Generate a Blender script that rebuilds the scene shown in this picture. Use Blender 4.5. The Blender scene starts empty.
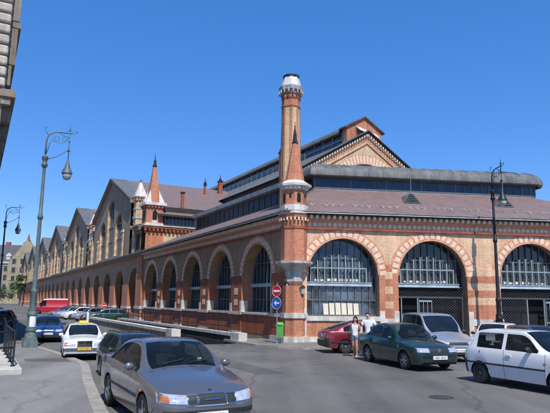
import bpy, bmesh, math, random
from mathutils import Vector, Matrix
random.seed(7)
R_ = math.radians
PI = math.pi
scene = bpy.context.scene
COL = scene.collection

# ------------------------------------------------------------------ frames
CAM_H = 2.3
C0 = Vector((0.93, 32.11, 0))
PHI = R_(-27.87); EPS = R_(81.78)
Ld = Vector((math.sin(PHI), math.cos(PHI), 0))      # along the street, away from the camera
Nd = Vector((math.cos(PHI), -math.sin(PHI), 0))     # square to the street, into the hall
Rd = Vector((math.sin(EPS), math.cos(EPS), 0))      # along the rear face
Ri = Vector((-Rd.y, Rd.x, 0))                       # into the hall from the rear face

def frame(P, u):
    u = u.normalized(); v = Vector((-u.y, u.x, 0))
    M = Matrix.Identity(4)
    M.col[0][:3] = u; M.col[1][:3] = v; M.col[2][:3] = (0, 0, 1); M.col[3][:3] = P
    return M
FL = frame(C0, -Ld)      # x = -s, y = n
FR = frame(C0, Rd)       # x = t,  y = inward
IDM = Matrix.Identity(4)
def W(s, n, z=0.0): return C0 + Ld*s + Nd*n + Vector((0, 0, z))
def WR(t, o, z=0.0): return C0 + Rd*t + Ri*o + Vector((0, 0, z))

# ------------------------------------------------------------------ materials
MATS = {}
def new_mat(name):
    m = bpy.data.materials.new(name); m.use_nodes = True
    nt = m.node_tree
    b = nt.nodes['Principled BSDF']
    MATS[name] = m
    return m, nt, b
def lnk(nt, a, ao, b, bi): nt.links.new(a.outputs[ao], b.inputs[bi])
def noise_mat(name, col, rough=.8, var=.25, scale=3.0, metal=0.0, bump=0.0, col2=None, detail=6, fine=0, streak=0.0, coat=0, spec=.5):
    """base colour broken up by two layers of noise"""
    m, nt, b = new_mat(name)
    tc = nt.nodes.new('ShaderNodeTexCoord')
    n = nt.nodes.new('ShaderNodeTexNoise'); n.inputs['Scale'].default_value = scale; n.inputs['Detail'].default_value = detail
    n.inputs['Roughness'].default_value = .65
    lnk(nt, tc, 'Object', n, 'Vector')
    r = nt.nodes.new('ShaderNodeValToRGB')
    c2 = col2 or tuple(c*(1-var) for c in col)
    c1 = tuple(min(1, c*(1+var*.5)) for c in col)
    r.color_ramp.elements[0].position = .33; r.color_ramp.elements[1].position = .68
    r.color_ramp.elements[0].color = (*c2, 1); r.color_ramp.elements[1].color = (*c1, 1)
    lnk(nt, n, 'Fac', r, 'Fac')
    out = r
    if streak:
        mp = nt.nodes.new('ShaderNodeMapping'); mp.inputs['Scale'].default_value = (1.6, 1.6, .12)
        lnk(nt, tc, 'Object', mp, 'Vector')
        n2 = nt.nodes.new('ShaderNodeTexNoise'); n2.inputs['Scale'].default_value = 1.5; n2.inputs['Detail'].default_value = 5
        lnk(nt, mp, 'Vector', n2, 'Vector')
        r2 = nt.nodes.new('ShaderNodeValToRGB')
        r2.color_ramp.elements[0].position = .38; r2.color_ramp.elements[1].position = .6
        k = 1-streak
        r2.color_ramp.elements[0].color = (k, k, k, 1); r2.color_ramp.elements[1].color = (1, 1, 1, 1)
        lnk(nt, n2, 'Fac', r2, 'Fac')
        mx = nt.nodes.new('ShaderNodeMixRGB'); mx.blend_type = 'MULTIPLY'; mx.inputs['Fac'].default_value = 1
        lnk(nt, r, 'Color', mx, 'Color1'); lnk(nt, r2, 'Color', mx, 'Color2'); out = mx
    lnk(nt, out, 'Color', b, 'Base Color')
    b.inputs['Roughness'].default_value = rough; b.inputs['Metallic'].default_value = metal
    b.inputs['Specular IOR Level'].default_value = spec
    if coat: b.inputs['Coat Weight'].default_value = coat; b.inputs['Coat Roughness'].default_value = .04
    if bump:
        bp = nt.nodes.new('ShaderNodeBump'); bp.inputs['Strength'].default_value = bump; bp.inputs['Distance'].default_value = .03
        n3 = nt.nodes.new('ShaderNodeTexNoise'); n3.inputs['Scale'].default_value = fine or scale*8; n3.inputs['Detail'].default_value = 4
        lnk(nt, tc, 'Object', n3, 'Vector'); lnk(nt, n3, 'Fac', bp, 'Height'); lnk(nt, bp, 'Normal', b, 'Normal')
    return m
def brick_mat(name, col, col2, mortar, bw=.27, bh=.08, bands=None, band_h=.42, streak=.18, grime=None):
    """brick courses in the plane of the wall (object x+y, z); bands: colour pair for alternate courses of the other brick"""
    m, nt, b = new_mat(name)
    tc = nt.nodes.new('ShaderNodeTexCoord')
    sp = nt.nodes.new('ShaderNodeSeparateXYZ'); lnk(nt, tc, 'Object', sp, 'Vector')
    ad = nt.nodes.new('ShaderNodeMath'); ad.operation = 'ADD'
    lnk(nt, sp, 'X', ad, 0); lnk(nt, sp, 'Y', ad, 1)
    cb = nt.nodes.new('ShaderNodeCombineXYZ'); lnk(nt, ad, 'Value', cb, 'X'); lnk(nt, sp, 'Z', cb, 'Y')
    br = nt.nodes.new('ShaderNodeTexBrick')
    br.inputs['Scale'].default_value = 1
    br.inputs['Brick Width'].default_value = bw; br.inputs['Row Height'].default_value = bh
    br.inputs['Mortar Size'].default_value = .006; br.inputs['Mortar Smooth'].default_value = .2
    br.inputs['Color1'].default_value = (*col, 1); br.inputs['Color2'].default_value = (*col2, 1); br.inputs['Mortar'].default_value = (*mortar, 1)
    lnk(nt, cb, 'Vector', br, 'Vector')
    cur = br
    if bands:
        br2 = nt.nodes.new('ShaderNodeTexBrick')
        for k in ('Scale', 'Brick Width', 'Row Height', 'Mortar Size', 'Mortar Smooth'): br2.inputs[k].default_value = br.inputs[k].default_value
        br2.inputs['Color1'].default_value = (*bands[0], 1); br2.inputs['Color2'].default_value = (*bands[1], 1); br2.inputs['Mortar'].default_value = (*mortar, 1)
        lnk(nt, cb, 'Vector', br2, 'Vector')
        md = nt.nodes.new('ShaderNodeMath'); md.operation = 'FRACT'
        dv = nt.nodes.new('ShaderNodeMath'); dv.operation = 'DIVIDE'; dv.inputs[1].default_value = band_h*2
        lnk(nt, sp, 'Z', dv, 0); lnk(nt, dv, 'Value', md, 0)
        gt = nt.nodes.new('ShaderNodeMath'); gt.operation = 'GREATER_THAN'; gt.inputs[1].default_value = .5
        lnk(nt, md, 'Value', gt, 0)
        mx = nt.nodes.new('ShaderNodeMixRGB'); lnk(nt, gt, 'Value', mx, 'Fac')
        lnk(nt, br, 'Color', mx, 'Color1'); lnk(nt, br2, 'Color', mx, 'Color2'); cur = mx
    # weathering : broad stains + per-brick scatter
    n = nt.nodes.new('ShaderNodeTexNoise'); n.inputs['Scale'].default_value = .9; n.inputs['Detail'].default_value = 8; n.inputs['Roughness'].default_value = .7
    lnk(nt, tc, 'Object', n, 'Vector')
    r = nt.nodes.new('ShaderNodeValToRGB'); r.color_ramp.elements[0].position = .3; r.color_ramp.elements[1].position = .65
    k = 1-streak
    r.color_ramp.elements[0].color = (k, k*.98, k*.95, 1); r.color_ramp.elements[1].color = (1.05, 1.05, 1.05, 1)
    lnk(nt, n, 'Fac', r, 'Fac')
    m1 = nt.nodes.new('ShaderNodeMixRGB'); m1.blend_type = 'MULTIPLY'; m1.inputs['Fac'].default_value = 1
    lnk(nt, cur, 'Color', m1, 'Color1'); lnk(nt, r, 'Color', m1, 'Color2')
    n2 = nt.nodes.new('ShaderNodeTexNoise'); n2.inputs['Scale'].default_value = 7; n2.inputs['Detail'].default_value = 3
    mp = nt.nodes.new('ShaderNodeMapping'); mp.inputs['Scale'].default_value = (1, 1, 2.6)
    lnk(nt, tc, 'Object', mp, 'Vector'); lnk(nt, mp, 'Vector', n2, 'Vector')
    r2 = nt.nodes.new('ShaderNodeValToRGB'); r2.color_ramp.elements[0].position = .3; r2.color_ramp.elements[1].position = .7
    r2.color_ramp.elements[0].color = (.72, .7, .68, 1); r2.color_ramp.elements[1].color = (1.12, 1.12, 1.1, 1)
    lnk(nt, n2, 'Fac', r2, 'Fac')
    m2 = nt.nodes.new('ShaderNodeMixRGB'); m2.blend_type = 'MULTIPLY'; m2.inputs['Fac'].default_value = .8
    lnk(nt, m1, 'Color', m2, 'Color1'); lnk(nt, r2, 'Color', m2, 'Color2')
    # rain streaks and soot running down the wall
    mp3 = nt.nodes.new('ShaderNodeMapping'); mp3.inputs['Scale'].default_value = (1.1, 1.1, .10)
    lnk(nt, tc, 'Object', mp3, 'Vector')
    n5 = nt.nodes.new('ShaderNodeTexNoise'); n5.inputs['Scale'].default_value = 1.7; n5.inputs['Detail'].default_value = 7; n5.inputs['Roughness'].default_value = .65
    lnk(nt, mp3, 'Vector', n5, 'Vector')
    r5 = nt.nodes.new('ShaderNodeValToRGB'); r5.color_ramp.elements[0].position = .34; r5.color_ramp.elements[1].position = .56
    r5.color_ramp.elements[0].color = (.66, .62, .58, 1); r5.color_ramp.elements[1].color = (1.04, 1.04, 1.04, 1)
    lnk(nt, n5, 'Fac', r5, 'Fac')
    m5 = nt.nodes.new('ShaderNodeMixRGB'); m5.blend_type = 'MULTIPLY'; m5.inputs['Fac'].default_value = .75
    lnk(nt, m2, 'Color', m5, 'Color1'); lnk(nt, r5, 'Color', m5, 'Color2')
    lnk(nt, m5, 'Color', b, 'Base Color')
    b.inputs['Roughness'].default_value = .9; b.inputs['Specular IOR Level'].default_value = .25
    bp = nt.nodes.new('ShaderNodeBump'); bp.inputs['Strength'].default_value = .35; bp.inputs['Distance'].default_value = .01
    lnk(nt, br, 'Fac', bp, 'Height'); bp.invert = True
    lnk(nt, bp, 'Normal', b, 'Normal')
    return m
def glass_mat(name, col, rough=.04, metal=0.0, spec=.6, wob=0.0, lo=.55, sc=1.4):
    m, nt, b = new_mat(name)
    b.inputs['Roughness'].default_value = rough; b.inputs['Specular IOR Level'].default_value = spec
    b.inputs['Metallic'].default_value = metal
    tc = nt.nodes.new('ShaderNodeTexCoord')
    n = nt.nodes.new('ShaderNodeTexNoise'); n.inputs['Scale'].default_value = sc
    lnk(nt, tc, 'Object', n, 'Vector')
    r = nt.nodes.new('ShaderNodeValToRGB'); r.color_ramp.elements[0].position = .35; r.color_ramp.elements[1].position = .65
    r.color_ramp.elements[0].color = (*[c*lo for c in col], 1); r.color_ramp.elements[1].color = (*col, 1)
    lnk(nt, n, 'Fac', r, 'Fac'); lnk(nt, r, 'Color', b, 'Base Color')
    if wob:
        bp = nt.nodes.new('ShaderNodeBump'); bp.inputs['Strength'].default_value = wob; bp.inputs['Distance'].default_value = .05
        lnk(nt, n, 'Fac', bp, 'Height'); lnk(nt, bp, 'Normal', b, 'Normal')
    return m

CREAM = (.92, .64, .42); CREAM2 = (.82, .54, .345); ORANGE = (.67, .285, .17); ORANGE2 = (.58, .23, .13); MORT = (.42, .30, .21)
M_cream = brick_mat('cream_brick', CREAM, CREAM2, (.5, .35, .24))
M_orange = brick_mat('orange_brick', ORANGE, ORANGE2, (.42, .24, .16))
M_red = brick_mat('red_brick', (.44, .135, .075), (.36, .10, .055), (.36, .20, .14))
M_band = brick_mat('banded_brick', ORANGE, ORANGE2, (.45, .28, .19), bands=((.78, .55, .36), (.68, .46, .29)), band_h=.42)
M_brown = brick_mat('brown_brick', (.50, .325, .20), (.40, .25, .15), (.35, .25, .165))
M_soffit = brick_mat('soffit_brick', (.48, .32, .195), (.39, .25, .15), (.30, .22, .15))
M_yellow = brick_mat('yellow_brick', (.80, .62, .38), (.72, .55, .33), (.55, .42, .28))
M_gband = brick_mat('gable_banded_brick', (.80, .64, .43), (.72, .56, .37), (.5, .4, .28), bands=((.70, .44, .28), (.64, .38, .24)), band_h=.55)
M_tan = brick_mat('tan_brick', (.44, .34, .235), (.37, .28, .19), (.33, .26, .19))
M_stone = noise_mat('pale_stone', (.68, .64, .57), .8, .25, 2.5, bump=.2, streak=.25)
M_corbel = noise_mat('tan_stone', (.56, .50, .42), .85, .3, 3, streak=.35, bump=.2)
M_white = noise_mat('white_plaster', (.74, .71, .66), .75, .15, 2, streak=.25)
M_bcream = noise_mat('cream_voussoir', (.86, .64, .45), .9, .3, 6)
M_borange = noise_mat('orange_voussoir', (.68, .33, .20), .9, .3, 6)
M_roof = noise_mat('maroon_roof', (.215, .146, .13), .62, .12, .8, streak=.14, bump=.15, fine=14)
M_zinc = noise_mat('weathered_zinc', (.165, .172, .168), .7, .22, 1.0, metal=.1, streak=.35)
M_zinc2 = noise_mat('pale_zinc', (.30, .32, .33), .5, .2, 1.0, metal=.2, streak=.25)
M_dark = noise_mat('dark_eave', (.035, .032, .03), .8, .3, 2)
M_steelblue = noise_mat('pale_blue_steel', (.50, .60, .66), .5, .15, 2, streak=.2)
M_bar = noise_mat('window_bars', (.13, .15, .155), .5, .2, 3)
M_lbar = noise_mat('light_bars', (.30, .35, .37), .5, .2, 3)
M_blackmetal = noise_mat('black_metal', (.02, .021, .022), .5, .3, 4)
M_pane = glass_mat('hall_window_glass', (.12, .17, .22), .06, wob=.12, lo=.12, sc=1.1)  # lighter blue noise patches: sky reflections put into the pane colour
M_pane_dark = glass_mat('dark_window_glass', (.05, .058, .062), .12, wob=.1, lo=.25, sc=.9)
M_pane_blue = glass_mat('clerestory_glass', (.035, .06, .095), .10, spec=.5, wob=.06)
M_pane_black = glass_mat('near_black_glass', (.012, .014, .016), .45, spec=.3)  # near-black, rougher glass for the wing clerestory
M_void = noise_mat('dark_interior', (.008, .008, .009), .9, .3, 2)
M_lattice = noise_mat('gate_lattice', (.075, .08, .08), .55, .25, 5)
M_paper = noise_mat('paper_notice', (.72, .66, .52), .9, .12, 2)
M_asphalt = None

# ------------------------------------------------------------------ mesh builder
class MB:
    def __init__(s): s.v = []; s.f = []; s.m = []
    def add(s, vs, fs, m=0):
        o = len(s.v); s.v += [tuple(v) for v in vs]
        for f in fs: s.f.append(tuple(i+o for i in f)); s.m.append(m)
    def quad(s, a, b, c, d, m=0): s.add([a, b, c, d], [(0, 1, 2, 3)], m)
    def poly(s, pts, m=0): s.add(pts, [tuple(range(len(pts)))], m)
    def box(s, x0, x1, y0, y1, z0, z1, m=0):
        s.add([(x0,y0,z0),(x1,y0,z0),(x1,y1,z0),(x0,y1,z0),(x0,y0,z1),(x1,y0,z1),(x1,y1,z1),(x0,y1,z1)],
              [(0,3,2,1),(4,5,6,7),(0,1,5,4),(1,2,6,5),(2,3,7,6),(3,0,4,7)], m)
    def prism(s, pts, z0, z1, m=0, top=None, mt=None):
        """vertical prism on plan pts; top: other plan points for the upper ring"""
        n = len(pts); t = top or pts
        s.add([(p[0],p[1],z0) for p in pts]+[(p[0],p[1],z1) for p in t],
              [(i,(i+1)%n,n+(i+1)%n,n+i) for i in range(n)], m)
        s.add([(p[0],p[1],z1) for p in t], [tuple(range(n))], m if mt is None else mt)
        s.add([(p[0],p[1],z0) for p in reversed(pts)], [tuple(range(n))], m)
    def ngon(s, cx, cy, r0, z0, r1, z1, n=8, m=0, a0=None, ms=None):
        a0 = PI/n if a0 is None else a0
        lo = [(cx+r0*math.cos(a0+2*PI*i/n), cy+r0*math.sin(a0+2*PI*i/n), z0) for i in range(n)]
        hi = [(cx+r1*math.cos(a0+2*PI*i/n), cy+r1*math.sin(a0+2*PI*i/n), z1) for i in range(n)]
        for i in range(n):
            j = (i+1)%n
            s.add([lo[i],lo[j],hi[j],hi[i]], [(0,1,2,3)], m if ms is None else ms[i%len(ms)])
        s.poly(hi, m if ms is None else ms[0]); s.poly(lo[::-1], m if ms is None else ms[0])
    def lathe(s, prof, cx=0, cy=0, n=16, m=0, axis='z', cz=0, caps=True):
        rings = []
        for r, h in prof:
            ring = []
            for i in range(n):
                a = 2*PI*i/n; c, q = r*math.cos(a), r*math.sin(a)
                ring.append((cx+c, cy+q, cz+h) if axis == 'z' else ((cx+h, cy+c, cz+q) if axis == 'x' else (cx+c, cy+h, cz+q)))
            rings.append(ring)
        vs = [p for r in rings for p in r]
        fs = [(k*n+i, k*n+(i+1)%n, (k+1)*n+(i+1)%n, (k+1)*n+i) for k in range(len(rings)-1) for i in range(n)]
        if caps: fs += [tuple(range(n))[::-1], tuple((len(rings)-1)*n+i for i in range(n))]
        s.add(vs, fs, m)
    def tube(s, path, r, n=8, m=0, r1=None, closed=False):
        path = [Vector(p) for p in path]; k = len(path); vs = []
        up0 = Vector((0, 0, 1))
        for i, p in enumerate(path):
            d = (path[min(i+1, k-1)]-path[max(i-1, 0)])
            if closed: d = path[(i+1)%k]-path[i-1]
            d = d.normalized() if d.length > 1e-9 else up0
            a = d.cross(up0) if abs(d.z) < .95 else d.cross(Vector((0, 1, 0)))
            a.normalize(); b = d.cross(a)
            rr = r if r1 is None else r+(r1-r)*i/max(1, k-1)
            for j in range(n):
                t = 2*PI*j/n; vs.append(p+(a*math.cos(t)+b*math.sin(t))*rr)
        K = k if closed else k-1
        fs = [(i*n+j, i*n+(j+1)%n, ((i+1)%k)*n+(j+1)%n, ((i+1)%k)*n+j) for i in range(K) for j in range(n)]
        if not closed: fs += [tuple(range(n))[::-1], tuple((k-1)*n+j for j in range(n))]
        s.add(vs, fs, m)
    def bar(s, a, b, w, h=None, m=0):
        """square bar from a to b"""
        h = h or w; a = Vector(a); b = Vector(b); d = (b-a).normalized()
        u = d.cross(Vector((0, 0, 1))) if abs(d.z) < .95 else Vector((1, 0, 0)); u.normalize(); v = u.cross(d)
        vs = []
        for p in (a, b):
            for sx, sy in ((-1,-1),(1,-1),(1,1),(-1,1)): vs.append(p+u*sx*w/2+v*sy*h/2)
        s.add(vs, [(0,1,5,4),(1,2,6,5),(2,3,7,6),(3,0,4,7),(3,2,1,0),(4,5,6,7)], m)
    def sphere(s, c, r, n=10, k=6, m=0, sc=(1,1,1)):
        prof = [(max(1e-4, math.sin(PI*i/k)), -math.cos(PI*i/k)) for i in range(k+1)]
        vs = []; 
        for q, h in prof:
            for i in range(n):
                a = 2*PI*i/n; vs.append((c[0]+r*sc[0]*q*math.cos(a), c[1]+r*sc[1]*q*math.sin(a), c[2]+r*sc[2]*h))
        fs = [(j*n+i, j*n+(i+1)%n, (j+1)*n+(i+1)%n, (j+1)*n+i) for j in range(k) for i in range(n)]
        s.add(vs, fs, m)
    def sweep(s, lines, m=0, ms=None):
        """quads between successive polylines of equal length"""
        n = len(lines[0]); vs = [p for l in lines for p in l]
        for j in range(len(lines)-1):
            for i in range(n-1):
                s.add([lines[j][i], lines[j][i+1], lines[j+1][i+1], lines[j+1][i]], [(0,1,2,3)], m if ms is None else ms[j])
    def build(s, name, mats, parent=None, M=None, smooth=False, merge=True, local=False, angle=None):
        me = bpy.data.meshes.new(name); me.from_pydata(s.v, [], s.f); me.update()
        if not isinstance(mats, (list, tuple)): mats = [mats]
        for q in mats: me.materials.append(q)
        me.polygons.foreach_set('material_index', s.m)
        bm = bmesh.new(); bm.from_mesh(me)
        if merge: bmesh.ops.remove_doubles(bm, verts=bm.verts, dist=1e-5)
        bmesh.ops.recalc_face_normals(bm, faces=bm.faces)
        bm.to_mesh(me); bm.free()
        if smooth:
            me.polygons.foreach_set('use_smooth', [True]*len(me.polygons))
            if angle: me.set_sharp_from_angle(angle=R_(angle))
        o = bpy.data.objects.new(name, me); COL.objects.link(o)
        place(o, parent, M, local)
        return o
WM = {}
def place(o, parent=None, M=None, local=False):
    M = M.copy() if M is not None else (IDM.copy() if (local or parent is None) else WM[parent.name].copy())
    if parent is not None:
        o.parent = parent
        if local: o.matrix_local = M; WM[o.name] = WM[parent.name] @ M
        else: o.matrix_local = WM[parent.name].inverted() @ M; WM[o.name] = M
    else:
        o.matrix_world = M; WM[o.name] = M
def tag(o, label=None, cat=None, group=None, kind=None):
    if label: o['label'] = label
    if cat: o['category'] = cat
    if group: o['group'] = group
    if kind: o['kind'] = kind
    return o
def thing(name, label, cat, M, group=None):
    o = bpy.data.objects.new(name, None); COL.objects.link(o); o.empty_display_size = .2
    place(o, None, M); return tag(o, label, cat, group)
def copy_tree(o, parent=None, M=None):
    c = o.copy(); COL.objects.link(c)
    if parent is not None: c.parent = parent; WM[c.name] = WM[parent.name] @ c.matrix_local
    else: c.matrix_world = M; WM[c.name] = M.copy()
    for ch in [q for q in bpy.data.objects if q.parent is o]: copy_tree(ch, c)
    return c
def TR(p, az=None, rz=0, s=1.0):
    """matrix at p; az: compass heading of local -Y"""
    if az is not None: rz = PI-R_(az)
    return Matrix.Translation(Vector(p)) @ Matrix.Rotation(rz, 4, 'Z') @ Matrix.Scale(s, 4)
# ------------------------------------------------------------------ camera, world, sun
cam = bpy.data.cameras.new('camera'); co = bpy.data.objects.new('camera', cam); COL.objects.link(co)
cam.sensor_fit = 'HORIZONTAL'; cam.sensor_width = 36; cam.lens = 36*562.2/550; cam.clip_end = 3000; cam.clip_start = .1
th = R_(9.63); rl = R_(.68)
fwd = Vector((0, math.cos(th), math.sin(th))); upv = Vector((0, -math.sin(th), math.cos(th))); rt = Vector((1, 0, 0))
# the picture is rolled clockwise by rl: camera axes rotate the other way
r2 = rt*math.cos(rl)+upv*math.sin(rl); u2 = -rt*math.sin(rl)+upv*math.cos(rl)
Mc = Matrix.Identity(4)
Mc.col[0][:3] = r2; Mc.col[1][:3] = u2; Mc.col[2][:3] = -fwd; Mc.col[3][:3] = (0, 0, CAM_H)
co.matrix_world = Mc
scene.camera = co
SUN_AZ, SUN_EL = 165.0, 56.0
w = bpy.data.worlds.new('World'); scene.world = w; w.use_nodes = True
nt = w.node_tree; bg = nt.nodes['Background']
sky = nt.nodes.new('ShaderNodeTexSky'); sky.sky_type = 'NISHITA'; sky.sun_disc = False
sky.sun_elevation = R_(SUN_EL); sky.sun_rotation = R_(SUN_AZ)
sky.air_density = .8; sky.dust_density = 0; sky.ozone_density = 5.0; sky.altitude = 200
hs = nt.nodes.new('ShaderNodeHueSaturation'); hs.inputs['Saturation'].default_value = 1.6; hs.inputs['Value'].default_value = 2.0
gm = nt.nodes.new('ShaderNodeGamma'); gm.inputs['Gamma'].default_value = .6
mxs = nt.nodes.new('ShaderNodeMixRGB'); mxs.blend_type = 'MULTIPLY'; mxs.inputs['Fac'].default_value = 1; mxs.inputs['Color2'].default_value = (1.0, .96, 1.2, 1)
nt.links.new(sky.outputs[0], gm.inputs['Color']); nt.links.new(gm.outputs[0], hs.inputs['Color']); nt.links.new(hs.outputs[0], mxs.inputs['Color1']); nt.links.new(mxs.outputs[0], bg.inputs['Color'])
bg.inputs['Strength'].default_value = .15
sd = bpy.data.lights.new('sun', 'SUN'); sd.energy = 5.0; sd.angle = R_(.53); sd.color = (1, .95, .87)
so = bpy.data.objects.new('sun', sd); COL.objects.link(so)
tosun = Vector((math.sin(R_(SUN_AZ))*math.cos(R_(SUN_EL)), math.cos(R_(SUN_AZ))*math.cos(R_(SUN_EL)), math.sin(R_(SUN_EL))))
so.rotation_euler = tosun.to_track_quat('Z', 'Y').to_euler(); so.location = (0, 0, 60)
scene.view_settings.view_transform = 'Standard'; scene.view_settings.look = 'None'
scene.view_settings.exposure = 0; scene.view_settings.gamma = 1
scene.render.engine = 'CYCLES'
try:
    scene.cycles.use_denoising = True; scene.cycles.max_bounces = 6
except Exception: pass
# ================================================================== MARKET HALL
hall = thing('market_hall', 'long brick market hall with arched windows, row of gables, brick chimney and maroon roofs', 'market hall', frame(C0, Vector((1, 0, 0))))

def arc(xc, r, zs, n=20):
    return [(xc-r*math.cos(PI*i/n), zs+r*math.sin(PI*i/n)) for i in range(n+1)]
def wall_arched(mb, x0, x1, z0, z1, ops, depth, y=0.0, m=0, mr=1, n=20):
    """ops: (xc, r, sill, spring).  wall sheet at y with arched holes and reveals going inward"""
    x = x0
    for (xc, r, sill, spring) in ops:
        a, b = xc-r, xc+r
        mb.quad((x,y,z0),(a,y,z0),(a,y,z1),(x,y,z1), m)
        if sill > z0+1e-4:
            mb.quad((a,y,z0),(b,y,z0),(b,y,sill),(a,y,sill), m)
        pts = arc(xc, r, spring, n)
        for i in range(n):
            p, q = pts[i], pts[i+1]
            mb.quad((p[0],y,p[1]),(q[0],y,q[1]),(q[0],y,z1),(p[0],y,z1), m)
        out = [(a, sill)]+pts+[(b, sill)]
        for i in range(len(out)-1):
            p, q = out[i], out[i+1]
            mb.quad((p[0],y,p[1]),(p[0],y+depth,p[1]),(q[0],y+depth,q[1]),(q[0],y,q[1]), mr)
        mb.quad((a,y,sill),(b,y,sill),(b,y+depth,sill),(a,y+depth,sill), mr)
        x = b
    mb.quad((x,y,z0),(x1,y,z0),(x1,y,z1),(x,y,z1), m)
def ring(name, parent, M, xc, spring, r0, r1, y, nv=21, legs=0.0):
    """voussoir ring: orange with cream blocks, each a few mm proud"""
    mb = MB()
    k = nv
    base = PI/k
    mid = []
    for i in range(k*2):
        f = .31 if i % 2 == 0 else .69
        mid.append(f)
    a_ = 0.0
    for i in range(k*2):
        a0 = a_; a1 = a_+base*mid[i]; a_ = a1
        def P(r, a, yy): return (xc-r*math.cos(a), yy, spring+r*math.sin(a))
        mb.add([P(r0,a0,y-.02),P(r0,a1,y-.02),P(r1,a1,y-.02),P(r1,a0,y-.02),P(r0,a0,y+.02),P(r0,a1,y+.02),P(r1,a1,y+.02),P(r1,a0,y+.02)],
               [(0,1,2,3),(4,7,6,5),(0,4,5,1),(2,6,7,3)], 1)
        if i % 2:
            ri2, ro2 = r0+.04+.05*random.random(), r1-.09-.07*random.random()
            mb.add([P(ri2,a0,y-.034),P(ri2,a1,y-.034),P(ro2,a1,y-.034),P(ro2,a0,y-.034),P(ri2,a0,y),P(ri2,a1,y),P(ro2,a1,y),P(ro2,a0,y)],
                   [(0,1,2,3),(0,4,5,1),(2,6,7,3),(0,3,7,4),(1,5,6,2)], 0)
    # slim roll moulding round the intrados
    pts = [(xc-(r0-.03)*math.cos(PI*i/36), y-.005, spring+(r0-.03)*math.sin(PI*i/36)) for i in range(37)]
    mb.tube(pts, .045, 6, 1)
    return mb.build(name, [M_bcream, M_borange], parent, M, merge=False)
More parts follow.
